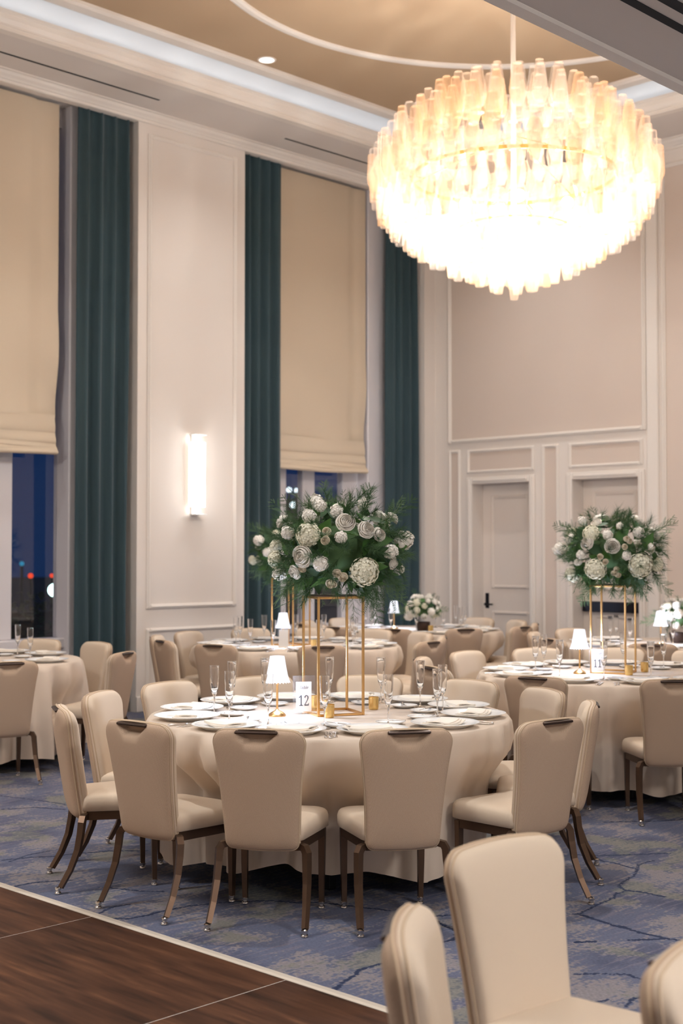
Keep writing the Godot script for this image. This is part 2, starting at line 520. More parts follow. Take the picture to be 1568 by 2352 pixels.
func build_walls():
	var wn = struct("wall_north")
	pier(wn, -6, 5.33, false)
	pier(wn, 8.418, 9.901, true)
	pier(wn, 12.986, 13.2, false)
	part_box("lintel", M.wall_paint, wn, -6, 13.6, 6.17, 6.8, 11.2, 11.27)
	part_box("upper_wall", M.wall_paint, wn, -6, 13.6, 6.25, 6.8, 11.27, 11.8)
	# window bays
	var wins = [[5.33, 8.418, [[5.33, 5.60], [7.05, 7.24], [7.784, 8.418]]], [9.901, 12.986, [[9.901, 11.0], [11.273, 11.48], [11.964, 12.986]]]]
	var k = 1
	for w in wins:
		var wd = struct("window_%d" % k)
		part_box("sill_wall", M.window_frame, wd, w[0], w[1], 0, 0.68, 11.62, 11.78)
		part_box("window_sill", M.window_frame, wd, w[0], w[1], 0.68, 0.78, 11.56, 11.80, 0.01)
		part_box("head_frame", M.window_frame, wd, w[0], w[1], 6.05, 6.25, 11.66, 11.78)
		for f in w[2]:
			part_box("mullion", M.window_frame, wd, f[0], f[1], 0.78, 6.05, 11.68, 11.78, 0.008)
		for f in w[2].size() - 1:
			part_box("glass_pane", M.window_glass, wd, w[2][f][1], w[2][f + 1][0], 0.78, 6.05, 11.715, 11.72)
		var cl = [7.784, 8.30] if k == 1 else [12.24, 12.80]
		part_box("column", M.window_frame, wd, cl[0], cl[1], 0, 6.26, 11.5, 11.7, 0.012)
		k += 1
	# door wall with two recessed openings
	var we = struct("wall_east")
	for s in [[-6.0, 8.18, 0.0], [8.18, 9.076, 2.515], [9.076, 9.703, 0.0], [9.703, 10.589, 2.515], [10.589, 11.8, 0.0]]:
		part_box("wall_section", M.wall_paint, we, 13.2, 13.62, s[2], 6.8, s[0], s[1])
	# wallcovering fields and mouldings
	for f in [[8.09, 10.96, 3.07, 6.0], [4.9, 7.85, 1.12, 6.0], [1.9, 4.8, 1.12, 6.0]]:
		part_box("wallcovering", M.wallcovering, we, 13.196, 13.21, f[2], f[3], f[0], f[1])
		var st = mb()
		frame_on(st, "v", 13.2, f[0] - 0.02, f[1] + 0.02, f[2] - 0.03, f[3] + 0.03, 0.055, 0.024)
		mk(st, "panel_moulding", M.trim_paint, we)
	for f in [[10.78, 10.97, 0.3, 2.96], [9.27, 9.515, 0.3, 2.95], [9.63, 10.67, 2.65, 2.95], [8.12, 9.13, 2.65, 2.95], [4.9, 7.85, 0.24, 0.86]]:
		part_box("wallcovering", M.wallcovering, we, 13.197, 13.21, f[2] + 0.03, f[3] - 0.03, f[0] + 0.03, f[1] - 0.03)
		var st = mb()
		frame_on(st, "v", 13.2, f[0], f[1], f[2], f[3], 0.04, 0.018)
		mk(st, "panel_moulding", M.trim_paint, we)
	part_box("pilaster", M.trim_paint, we, 13.165, 13.205, 0, 6.2, 7.907, 8.055, 0.01)
	for o in [[8.18, 9.076], [9.703, 10.589]]:
		var st = mb()
		frame_on(st, "v", 13.2, o[0] - 0.085, o[1] + 0.085, -0.02, 2.6, 0.085, 0.026)
		mk(st, "door_casing", M.trim_paint, we)
	for s in [[-6.0, 8.18], [9.076, 9.703], [10.589, 11.3]]:
		part_box("baseboard", M.trim_paint, we, 13.18, 13.21, 0, 0.16, s[0], s[1], 0.006)
	# doors
	for i in 2:
		var o = [[9.703, 10.589], [8.18, 9.076]][i]
		var dr = struct("door_%d" % (i + 1))
		part_box("slab", M.door_paint, dr, 13.40, 13.45, 0.01, 2.51, o[0] + 0.004, o[1] - 0.004)
		var st = mb()
		frame_on(st, "v", 13.40, o[0] + 0.14, o[1] - 0.14, 1.20, 2.37, 0.045, 0.014)
		mk(st, "panel_moulding", M.door_paint, dr)
		st = mb()
		frame_on(st, "v", 13.40, o[0] + 0.14, o[1] - 0.14, 0.2, 0.92, 0.045, 0.014)
		mk(st, "panel_moulding", M.door_paint, dr)
		if i == 0:
			st = mb()
			bx(st, 13.385, 13.405, 0.95, 1.14, o[1] - 0.10, o[1] - 0.05, 0.004)
			mk(st, "lock_plate", M.black_metal, dr)
			st = mb()
			tube(st, [P(13.40, 1.0, o[1] - 0.075), P(13.35, 1.0, o[1] - 0.075), P(13.34, 1.0, o[1] - 0.09), P(13.34, 1.0, o[1] - 0.20)], [0.022, 0.018, 0.013, 0.010], 10)
			mk(st, "lever_handle", M.black_metal, dr)
		else:
			st = mb()
			bx(st, 13.33, 13.402, 0.955, 1.075, o[0] + 0.02, o[1] - 0.03, 0.008)
			mk(st, "panic_bar", M.black_metal, dr)
	# the two sides behind the camera
	var ws = struct("wall_south")
	part_box("wall_section", M.wall_paint, ws, -6, 13.6, 0, 6.8, -6.3, -6)
	var ww = struct("wall_west")
	part_box("wall_section", M.wall_paint, ww, -6.3, -6, 0, 6.8, -6.3, 11.8)

func build_ceiling():
	var ce = struct("ceiling")
	part_box("roof_slab", M.soffit_paint, ce, -6.3, 13.8, 6.8, 7.0, -6.3, 12.0)
	part_box("soffit", M.soffit_paint, ce, -6, 13.2, 6.27, 6.30, D0 + 0.03, 11.7)
	part_box("soffit", M.soffit_paint, ce, E0 + 0.03, 13.2, 6.27, 6.30, -6, D0 + 0.03)
	part_box("soffit", M.soffit_paint, ce, -6, 3.0, 6.27, 6.30, 3.4, D0 + 0.03)
	part_box("soffit", M.soffit_paint, ce, -6, E0 + 0.03, 6.27, 6.30, -6, 3.2)
	part_box("coffer_end", M.soffit_paint, ce, 2.95, 3.0, 6.27, 6.8, 3.4, 11.0)
	part_box("coffer_panel", M.tan_ceiling, ce, 3.0, E0 - 0.3, 6.60, 6.66, 3.5, D0 - 0.3)
	# ceiling ring
	var st = mb()
	var n = 96
	for i in n:
		var a = TAU * i / n
		var b = TAU * (i + 1) / n
		var pr = [[2.615, 6.605], [2.615, 6.578], [2.64, 6.57], [2.68, 6.57], [2.705, 6.578], [2.705, 6.605]]
		for k in pr.size() - 1:
			st.set_smooth_group(k)
			var f = func(t, q): return P(8.76 + q[0] * cos(t), q[1], 6.44 + q[0] * sin(t))
			quad(st, f.call(a, pr[k]), f.call(b, pr[k]), f.call(b, pr[k + 1]), f.call(a, pr[k + 1]))
	mk(st, "ceiling_ring", M.trim_paint, ce)
	# coffer trim, cove and fascia
	st = mb()
	around_strip(st, [Vector2(-0.34, 6.605), Vector2(-0.34, 6.57), Vector2(-0.31, 6.555), Vector2(-0.21, 6.55), Vector2(-0.18, 6.56), Vector2(-0.18, 6.62)], 3.0, 3.5)
	mk(st, "coffer_trim", M.trim_paint, ce)
	st = mb()
	around_strip(st, [Vector2(-0.19, 6.615), Vector2(-0.05, 6.645), Vector2(0.08, 6.63), Vector2(0.18, 6.59), Vector2(0.26, 6.53), Vector2(0.31, 6.45), Vector2(0.33, 6.36), Vector2(0.33, 6.298)], 3.0, 3.2, true)
	mk(st, "cove_vault", M.cove_paint, ce)
	st = mb()
	around_strip(st, [Vector2(0.04, 6.30), Vector2(0.04, 6.435), Vector2(-0.055, 6.435), Vector2(-0.055, 6.415), Vector2(-0.035, 6.40), Vector2(-0.03, 6.36), Vector2(-0.01, 6.325), Vector2(-0.01, 6.312), Vector2(0.008, 6.305), Vector2(0.008, 6.285), Vector2(-0.012, 6.275), Vector2(-0.012, 6.262), Vector2(0.08, 6.262), Vector2(0.08, 6.272)], 3.0, 3.2)
	mk(st, "fascia_moulding", M.trim_paint, ce)
	# cornice where soffit meets wall
	st = mb()
	around_strip(st, [Vector2(0.80, 6.272), Vector2(0.80, 6.262), Vector2(0.83, 6.255), Vector2(0.845, 6.235), Vector2(0.875, 6.215), Vector2(0.89, 6.2), Vector2(0.905, 6.195), Vector2(0.905, 6.172), Vector2(0.93, 6.168)], -6.0, -6.0)
	mk(st, "cornice", M.trim_paint, ce)
	# slot diffusers and sprinkler covers in the window-side soffit
	for s in [[5.3, 8.35], [10.108, 12.4]]:
		part_box("air_slot", M.black_slot, ce, s[0], s[1], 6.2685, 6.28, 10.748, 10.778)
	for s in [7.956, 10.499]:
		st = mb()
		lathe(st, [Vector2(0, 6.258), Vector2(0.022, 6.258), Vector2(0.024, 6.262), Vector2(0.024, 6.272)], 14, P(s, 0, 11.108) * Vector3(1, 0, 1))
		mk(st, "sprinkler_cover", M.black_slot, ce)
	# header with the tracks of a folding partition
	var hd = struct("trim_1")
	part_box("header", M.soffit_paint, hd, -6, 13.2, 4.215, 6.8, 2.3, 3.79)
	part_box("header_lip", M.trim_paint, hd, -6, 13.2, 4.2, 4.26, 3.70, 3.80, 0.012)
	for s in [[3.30, 3.352], [3.165, 3.228]]:
		part_box("partition_track", M.black_slot, hd, -6, 13.2, 4.212, 4.23, s[0], s[1])
	# cove lighting: an LED strip lying in each trough and its light
	var i = 0
	for s in [[3.0, E0, true], [3.6, D0, false]]:
		var len_ = s[1] - s[0]
		var cl = thing("cove_led_strip", ["cool white strip light hidden in the cove over the windows", "cool white strip light hidden in the cove over the doors"][i], "strip light", P((s[0] + s[1]) * 0.5, 6.305, D0 + 0.14) if s[2] else P(E0 + 0.14, 6.305, (s[0] + s[1]) * 0.5), 0.0 if s[2] else PI / 2)
		st = mb()
		box(st, Vector3(0, 0.008, 0), Vector3(len_, 0.016, 0.03), 0.003)
		mk(st, "glowing_tape", M.cove_led_glow, cl)
		var l = AreaLight3D.new()
		l.area_size = Vector2(len_, 0.06)
		l.light_energy = 0.55 * len_ / 9.0
		l.light_color = c8(228, 238, 255)
		l.area_range = 30.0
		l.shadow_enabled = true
		cl.add_child(l)
		l.position = Vector3(0, 0.022, 0)
		l.rotation = Vector3(PI / 2, 0, 0)
		i += 1
	# recessed downlights: over the coffer edge and on the camera's side of the header
	var spots = [[11.7, 9.3, 6.60, 6.5, "round recessed downlight in the tan ceiling behind the chandelier"], [11.6, 6.44, 6.60, 5.0, "round recessed downlight in the tan ceiling nearest the doors"], [8.96, 9.81, 6.60, 3.5, "round recessed downlight in the tan ceiling by the cove"], [5.3, 9.7, 6.60, 6.0, "round recessed downlight at the far end of the tan ceiling"],
		[5.2, 4.6, 6.60, 13.0, "round recessed downlight in the tan ceiling near the partition header"],
		[2.0, 1.2, 6.27, 7.0, "round recessed downlight above the dance floor corner"], [4.6, 0.6, 6.27, 7.0, "round recessed downlight behind the partition header"], [-0.6, 4.6, 6.27, 7.0, "round recessed downlight above the dance floor"], [1.6, 6.4, 6.27, 7.0, "round recessed downlight above the far dance floor"]]
	for s in spots:
		var d = thing("downlight", s[4], "downlight", P(s[0], s[2], s[1]), 0.0, "recessed ceiling downlights")
		st = mb()
		lathe(st, [Vector2(0, -0.004), Vector2(0.075, -0.004)], 24)
		mk(st, "lens", M.downlight_glow, d)
		st = mb()
		lathe(st, [Vector2(0.075, -0.005), Vector2(0.092, -0.006), Vector2(0.096, 0.0)], 24)
		mk(st, "trim_ring", M.trim_paint, d)
		var l = SpotLight3D.new()
		l.light_energy = s[3]
		l.light_color = c8(248, 251, 255)
		l.light_size = 0.07
		l.spot_angle = 58.0
		l.spot_angle_attenuation = 0.9
		l.spot_range = 30.0
		l.shadow_enabled = true
		d.add_child(l)
		l.position = Vector3(0, -0.02, 0)
		l.rotation = Vector3(-PI / 2, 0, 0)

func curtain(u0, u1, vc, pleats, sd, label):
	var st = mb()
	var n = pleats * 12
	var rows = [0.02, 0.4, 1.0, 1.8, 2.8, 3.8, 4.8, 5.6, 6.25]
	var r = RandomNumberGenerator.new()
	r.seed = sd
	var ph = []
	var am = []
	for i in pleats + 1:
		ph.append(r.randf_range(-0.3, 0.3)); am.append(r.randf_range(0.6, 1.15))
	var pt = func(i, h, back):
		var f = float(i) / n
		var k = f * pleats
		var j = min(int(k), pleats - 1)
		var a = lerp(am[j], am[j + 1], k - j)
		var low = 1.0 - clamp((h - 0.2) / 6.0, 0.0, 1.0)
		var w = cos(TAU * (k + 0.10 * sin(h * 0.7 + ph[j] * 9.0)))
		w = sign(w) * pow(abs(w), 0.7)
		var z = a * 0.06 * (w + 0.35 * cos(2.0 * TAU * k + ph[j] * 4.0) * low) * (0.75 + 0.25 * low)
		var x = f + 0.016 * sin(TAU * k) + 0.006 * sin(h * 1.1 + i * 0.5)
		return P(lerp(u0, u1, x), h, vc + z + (0.012 if back else 0.0))
	for s in [false, true]:
		st.set_smooth_group(1 if s else 0)
		for i in n:
			for j in rows.size() - 1:
				var a = pt.call(i, rows[j], s); var b = pt.call(i + 1, rows[j], s); var c = pt.call(i + 1, rows[j + 1], s); var d = pt.call(i, rows[j + 1], s)
				if s: quad(st, b, a, d, c)
				else: quad(st, a, b, c, d)
	st.set_smooth_group(2)
	for i in [0, n]:
		for j in rows.size() - 1:
			oquad(st, pt.call(i, rows[j], false), pt.call(i, rows[j], true), pt.call(i, rows[j + 1], true), pt.call(i, rows[j + 1], false), Vector3(-1 if i == 0 else 1, 0, 0))
	var c = thing("curtain", label, "curtain", Vector3.ZERO, 0.0, "teal velvet curtains")
	mk(st, "drape", M.velvet, c)
	st = mb()
	tube(st, [P(u0, 6.245, vc), P(u1, 6.245, vc)], 0.012, 8)
	mk(st, "curtain_rail", M.trim_paint, c)

func roman_shade(u0, u1, vc, h0, label, sd, sag):
	var sh = thing("roman_shade", label, "roman shade", Vector3.ZERO, 0.0, "tan roman window shades")
	var r = RandomNumberGenerator.new()
	r.seed = sd
	# flat panel, with slack creases low down at the far side
	var st = mb()
	st.set_smooth_group(0)
	var nu = 36; var nh = 44
	var hb = h0 + 0.40
	var pt = func(i, j):
		var x = float(i) / nu
		var y = float(j) / nh
		var h = lerp(hb, 6.22, y * y * 0.6 + y * 0.4)
		var z = 0.0
		var s = clamp((h - hb) / 1.3, 0.0, 1.0)
		z += 0.028 * sin((x * 2.2 + h * 1.5) * 3.0) * (1.0 - s) * smoothstep(0.45, 1.0, x) * sag
		z += 0.02 * (1.0 - s) * cos(x * 9.0 + h * 5.0) * sag * smoothstep(0.2, 0.9, x)
		z += 0.03 * exp(-pow((x - 0.90) / 0.018, 2.0))    # the side seam crease
		return P(lerp(u0, u1, x), h, vc + z)
	for i in nu:
		for j in nh:
			quad(st, pt.call(i, j), pt.call(i + 1, j), pt.call(i + 1, j + 1), pt.call(i, j + 1))
	mk(st, "fabric_panel", M.shade_fabric, sh)
	# stacked folds at the bottom
	var y = hb + 0.01
	var hs = [0.21, 0.12, 0.055, 0.05, 0.045]
	for k in hs.size():
		st = mb()
		st.set_smooth_group(0)
		var out = 0.018 + 0.014 * k
		var y1 = y - hs[k]
		for i in 24:
			for e in 7:
				var f = func(ii, ee):
					var a = float(ee) / 7.0
					var x = float(ii) / 24.0
					var bulge = sin(PI * pow(a, 1.6)) * (0.02 + 0.008 * sin(x * 13.0 + k * 2.1))
					return P(lerp(u0, u1 - 0.045, x), lerp(y + 0.012, y1, a) + 0.006 * sin(x * 7.0 + k * 1.7), vc - out - bulge + a * 0.01)
				quad(st, f.call(i, e + 1), f.call(i + 1, e + 1), f.call(i + 1, e), f.call(i, e))
		mk(st, "fold", M.shade_fabric, sh)
		y = y1 + 0.02

func sconce(at, turn, label):
	var s = thing("wall_sconce", label, "sconce", at, turn, "tall white wall sconces")
	# local: x across, y up, z out of the wall
	var st = mb()
	box(st, Vector3(0, 0, 0.012), Vector3(0.10, 0.86, 0.022), 0.006)
	mk(st, "backplate", M.trim_paint, s)
	st = mb()
	var n = 14
	st.set_smooth_group(0)
	var f = func(i, y):
		var a = PI * i / n
		return Vector3(-0.105 * cos(a) , y, 0.03 + 0.085 * pow(sin(a), 0.6))
	for i in n: quad(st, f.call(i, -0.35), f.call(i + 1, -0.35), f.call(i + 1, 0.35), f.call(i, 0.35))
	st.set_smooth_group(-1)
	for i in n:
		otri(st, Vector3(0, 0.35, 0.03), f.call(i, 0.35), f.call(i + 1, 0.35), Vector3.UP)
		otri(st, Vector3(0, -0.35, 0.03), f.call(i, -0.35), f.call(i + 1, -0.35), Vector3.DOWN)
	quad(st, Vector3(0.105, -0.35, 0.03), Vector3(-0.105, -0.35, 0.03), Vector3(-0.105, 0.35, 0.03), Vector3(0.105, 0.35, 0.03))
	mk(st, "glowing_diffuser", M.sconce_glow, s)
	for e in [-1, 1]:
		st = mb()
		box(st, Vector3(0, e * 0.43, 0.07), Vector3(0.17, 0.012, 0.10), 0.003)
		mk(st, "end_cap", M.china, s)
		st = mb()
		box(st, Vector3(0, e * 0.39, 0.04), Vector3(0.015, 0.08, 0.02), 0.002)
		mk(st, "end_bracket", M.china, s)
	for e in [-0.2, 0.2]:
		lamp_omni(Vector3(0, e, 0.15), 0.10, c8(250, 252, 255), 0.06, s)
	for e in [-1, 1]:
		lamp_omni(Vector3(0, e * 0.38, 0.075), 0.018, c8(250, 252, 255), 0.03, s)

func build_outside():
	var g = struct("ground")
	part_box("lawn", M.asphalt, g, -30, 60, -0.3, -0.26, 12.2, 90)
	# hedge outside the first window
	var mm = MultiMesh.new()
	mm.transform_format = MultiMesh.TRANSFORM_3D
	var st = mb()
	leaf_shape(st, 0.09, 0.045)
	mm.mesh = mesh_of(st)
	mm.instance_count = 3000
	var r = RandomNumberGenerator.new()
	r.seed = 77
	for i in 3000:
		var p = P(r.randf_range(7.0, 14.5), r.randf_range(-0.2, 1.0) + 0.15 * sin(i), r.randf_range(15.2, 16.2))
		mm.set_instance_transform(i, Transform3D(Basis.from_euler(Vector3(r.randf() * 3, r.randf() * 6, r.randf() * 3)) * r.randf_range(0.7, 1.5), p))
	var h = thing("hedge", "dark leafy hedge outside the window at the left edge", "hedge")
	var mi = MultiMeshInstance3D.new()
	mi.multimesh = mm
	mi.name = "foliage"
	mi.material_override = M.hedge
	mi.set_meta("kind", "stuff")
	h.add_child(mi)
	st = mb()
	bx(st, 7.0, 14.5, -0.26, 0.85, 15.4, 16.0, 0.15)
	mk(st, "twigs", M.bark, h)
	# buildings and lamps across the street
	var b = thing("office_building", "dark office block with a few lit windows, seen through the window behind the flowers", "building", P(46, -0.26, 46))
	st = mb()
	box(st, Vector3(0, 2.1, 0), Vector3(16, 4.2, 10), 0.1)
	mk(st, "facade", M.night_wall, b)
	for w in [[-6.0, 3.2], [-4.3, 2.2], [-5.2, 1.4], [-2.5, 3.2], [0.5, 2.6], [2.0, 3.3], [-6.6, 2.3]]:
		st = mb()
		box(st, Vector3(w[0], w[1], 5.02), Vector3(0.32, 0.26, 0.06), 0.02)
		mk(st, "lit_window", M.lit_window_glow, b)
	b.rotation.y = 0.5
	for s in [[Vector3(14.71, 0.92, -22.20), "street_glow", 0.13, "street_lamp", "white street lamp glowing beyond the window at the left edge"],
		[Vector3(16.59, 1.13, -25.99), "red_signal_glow", 0.06, "signal_light", "small orange signal light beyond the window at the left edge"],
		[Vector3(18.05, 1.10, -27.36), "red_signal_glow", 0.05, "signal_light", "dim red signal light just above the glowing street lamp"],
		[Vector3(18.64, 1.37, -29.61), "teal_signal_glow", 0.06, "signal_light", "small teal signal light beyond the window at the left edge"],
		[Vector3(30.23, 3.72, -31.97), "lit_window_glow", 0.09, "street_lamp", "pale street lamp at the edge of the middle curtain"],
		[Vector3(24.87, 3.33, -26.02), "lit_window_glow", 0.06, "street_lamp", "round street lamp high in the glass behind the flowers"],
		[Vector3(27.57, 3.08, -28.98), "lit_window_glow", 0.10, "street_lamp", "brightest street lamp low in the glass behind the flowers"]]:
		var p = s[0]
		var y = p.y + 0.26
		var o = thing(s[3], s[4], "street lamp" if s[3] == "street_lamp" else "signal light", Vector3(p.x, -0.26, p.z))
		st = mb()
		var prof = []
		for i in 9: prof.append(Vector2(s[2] * sin(PI * i / 8.0), y - s[2] * cos(PI * i / 8.0)))
		lathe(st, prof, 14, Vector3.ZERO, -1.0)
		mk(st, "globe", M[s[1]], o)
		st = mb()
		tube(st, [Vector3.ZERO, Vector3(0, y - s[2] * 0.9, 0)], [0.06, 0.035], 8)
		mk(st, "post", M.black_metal, o)


# ------------------------------------------------------------------ chairs
var chair0

func rounded_outline(corners, radii, seg, edge):
	# corners in order; returns points with arcs at the corners and points along the edges
	var out = []
	var n = corners.size()
	for i in n:
		var p = corners[i]; var a = corners[(i + n - 1) % n]; var b = corners[(i + 1) % n]
		var d0 = (a - p).normalized(); var d1 = (b - p).normalized()
		var half = d0.angle_to(d1) * 0.5
		var t = radii[i] / tan(abs(half))
		var p0 = p + d0 * t; var p1 = p + d1 * t
		var c = p + (d0 + d1).normalized() * (radii[i] / sin(abs(half)))
		var a0 = (p0 - c).angle(); var da = angle_difference(a0, (p1 - c).angle())
		for k in seg + 1: out.append(c + Vector2.from_angle(a0 + da * k / seg) * radii[i])
		# points along the edge to the next corner
		var q = corners[(i + 1) % n]; var bb = corners[(i + 2) % n]
		var e0 = (p - q).normalized(); var e1 = (bb - q).normalized()
		var q0 = q + e0 * (radii[(i + 1) % n] / tan(abs(e0.angle_to(e1)) * 0.5))
		var m = max(1, int(p1.distance_to(q0) / edge))
		for k in range(1, m): out.append(p1.lerp(q0, float(k) / m))
	return out

func back_z(x, y): return 0.178 + (y - 0.345) * 0.165 + 0.02 * (1.0 - pow(x / 0.2, 2.0))

func chair_back(rear):
	var ol = rounded_outline([Vector2(-0.165, 0.345), Vector2(0.165, 0.345), Vector2(0.216, 0.868), Vector2(-0.216, 0.868)], [0.034, 0.034, 0.056, 0.056], 8, 0.011)
	var ring_f = [0.0, 0.012, 0.03, 0.055, 0.085, 0.12, 0.17, 0.24, 0.36, 0.55, 1.0]
	var ring_z = [0.0, 0.010, 0.0165, 0.021, 0.0245, 0.027, 0.029, 0.031, 0.033, 0.034, 0.035]
	if not rear: ring_z = [0.0, 0.014, 0.022, 0.028, 0.032, 0.035, 0.0375, 0.040, 0.042, 0.044, 0.045]
	var cen = Vector2(0, 0.6)
	var st = mb()
	st.set_smooth_group(0)
	var base = 0.014 if rear else -0.008
	var f = func(i, k):
		var o = ol[i % ol.size()]
		var q = o
		if o.y > 0.7: q.y += 0.012 * (1.0 - pow(o.x / 0.216, 2.0))
		if o.y < 0.42: q.y -= 0.006 * (1.0 - pow(o.x / 0.165, 2.0))
		q.x *= 1.0 - 0.05 * sin(PI * clamp((o.y - 0.345) / 0.523, 0.0, 1.0))
		q = q.lerp(cen, ring_f[k])
		var z = back_z(q.x, q.y)
		if rear:
			z += base + ring_z[k]
			var d = pow(q.x / 0.088, 2.0) + pow((q.y - 0.864) / 0.050, 2.0)
			if d < 1.0 and k > 0: z -= 0.050 * min(1.0, (1.0 - d) * 2.2)
			elif d < 1.9 and k > 1: z -= 0.004 * (1.9 - d)
			z = max(z, back_z(q.x, q.y) - 0.002)
		else: z += base - ring_z[k]
		return Vector3(q.x, q.y, z)
	var n = ol.size()
	for k in ring_f.size() - 1:
		for i in n:
			var a = f.call(i, k); var b = f.call(i + 1, k); var c = f.call(i + 1, k + 1); var d = f.call(i, k + 1)
			if rear:
				if k == ring_f.size() - 2: tri(st, a, b, c)
				else: quad(st, a, b, c, d)
			else:
				if k == ring_f.size() - 2: tri(st, b, a, d)
				else: quad(st, b, a, d, c)
	# half of the side band
	st.set_smooth_group(1)
	for i in n:
		var a = f.call(i, 0); var b = f.call(i + 1, 0)
		var z = Vector3(0, 0, -0.011 if rear else 0.011)
		if rear: quad(st, a + z, b + z, b, a)
		else: quad(st, a, b, b + z, a + z)
	var edge = []
	for i in n + 1: edge.append(f.call(i, 0))
	return [st, edge]

func build_chair():
	var t = thing("banquet_chair", "x", "chair", Vector3.ZERO, 0.0, "upholstered banquet chairs")
	var b = chair_back(true)
	mk(b[0], "back_shell", M.back_fabric, t)
	var st = mb()
	tube(st, b[1], 0.0034, 6, false, 0.0, false)
	mk(st, "piping", M.piping, t)
	b = chair_back(false)
	mk(b[0], "back_cushion", M.seat_fabric, t)
	st = mb()
	tube(st, b[1], 0.0034, 6, false, 0.0, false)
	mk(st, "piping", M.piping, t)
	# grab handle over the scooped hand hole
	st = mb()
	box(st, Vector3(0, 0.8685, back_z(0, 0.868) + 0.021), Vector3(0.194, 0.012, 0.028), 0.004, Basis(Vector3.RIGHT, 0.25))
	mk(st, "grab_handle", M.bronze_dark, t)
	# seat
	var ol = rounded_outline([Vector2(-0.225, -0.205), Vector2(0.225, -0.205), Vector2(0.178, 0.195), Vector2(-0.178, 0.195)], [0.055, 0.055, 0.03, 0.03], 6, 0.03)
	var ys = [0.378, 0.384, 0.43, 0.446, 0.4565, 0.463, 0.468, 0.472, 0.475]
	var fs = [0.07, 0.0, 0.0, 0.02, 0.06, 0.13, 0.25, 0.5, 1.0]
	st = mb()
	st.set_smooth_group(0)
	var f = func(i, k):
		var q = ol[i % ol.size()].lerp(Vector2(0, -0.01), fs[k])
		return Vector3(q.x, ys[k] - 0.022 * (q.y + 0.0) * (1.0 if k > 1 else 0.0), q.y)
	for k in ys.size() - 1:
		for i in ol.size():
			if k == ys.size() - 2: tri(st, f.call(i + 1, k), f.call(i, k), f.call(i, k + 1))
			else: quad(st, f.call(i + 1, k), f.call(i, k), f.call(i, k + 1), f.call(i + 1, k + 1))
	st.set_smooth_group(1)
	for i in ol.size(): tri(st, f.call(i, 0), f.call(i + 1, 0), Vector3(0, 0.378, 0))
	mk(st, "seat", M.seat_fabric, t)
	# apron of the frame
	var ap = rounded_outline([Vector2(-0.205, -0.185), Vector2(0.205, -0.185), Vector2(0.165, 0.18), Vector2(-0.165, 0.18)], [0.04, 0.04, 0.02, 0.02], 4, 0.2)
	st = mb()
	st.set_smooth_group(-1)
	for i in ap.size():
		var p = ap[i]; var q = ap[(i + 1) % ap.size()]
		quad(st, Vector3(q.x, 0.336, q.y), Vector3(p.x, 0.336, p.y), Vector3(p.x, 0.381, p.y), Vector3(q.x, 0.381, q.y))
		tri(st, Vector3(p.x, 0.336, p.y), Vector3(q.x, 0.336, q.y), Vector3(0, 0.336, 0))
	mk(st, "seat_frame", M.bronze, t)
	for s in [-1, 1]:
		for rear in [true, false]:
			st = mb()
			var foot
			if rear:
				tube(st, [Vector3(s * 0.12, 0.352, 0.150), Vector3(s * 0.168, 0.357, 0.176), Vector3(s * 0.190, 0.352, 0.190), Vector3(s * 0.200, 0.332, 0.196), Vector3(s * 0.2025, 0.28, 0.202), Vector3(s * 0.206, 0.20, 0.217), Vector3(s * 0.211, 0.11, 0.252), Vector3(s * 0.217, 0.03, 0.298)], [0.018, 0.020, 0.022, 0.022, 0.021, 0.0195, 0.0175, 0.016], 4, true, PI / 4)
				foot = Vector3(s * 0.2185, 0, 0.311)
			else:
				tube(st, [Vector3(s * 0.187, 0.37, -0.160), Vector3(s * 0.186, 0.20, -0.161), Vector3(s * 0.184, 0.03, -0.163)], [0.022, 0.0195, 0.0155], 4, true, PI / 4)
				foot = Vector3(s * 0.184, 0, -0.163)
			var leg = mk(st, "leg", M.bronze, t)
			st = mb()
			lathe(st, [Vector2(0, 0.001), Vector2(0.015, 0.001), Vector2(0.0165, 0.004), Vector2(0.0155, 0.009), Vector2(0.011, 0.013), Vector2(0.0105, 0.019), Vector2(0.0155, 0.022), Vector2(0.0155, 0.03), Vector2(0.009, 0.034)], 12, foot)
			mk(st, "glide", M.chrome, leg)
	return t

func out_dir(deg): return Vector3(cos(deg_to_rad(deg)), 0, -sin(deg_to_rad(deg)))
func yaw_out(deg):
	var d = out_dir(deg)
	return atan2(d.x, d.z)

func put_chair(at, turn, label, group):
	if chair0 == null:
		chair0 = build_chair()
		chair0.position = at
		chair0.rotation.y = turn
		chair0.set_meta("label", label)
		chair0.set_meta("group", group)
		return chair0
	return copy(chair0, at, turn, label, group)

# ------------------------------------------------------------------ tables
const TR = 0.953
const TH = 0.79

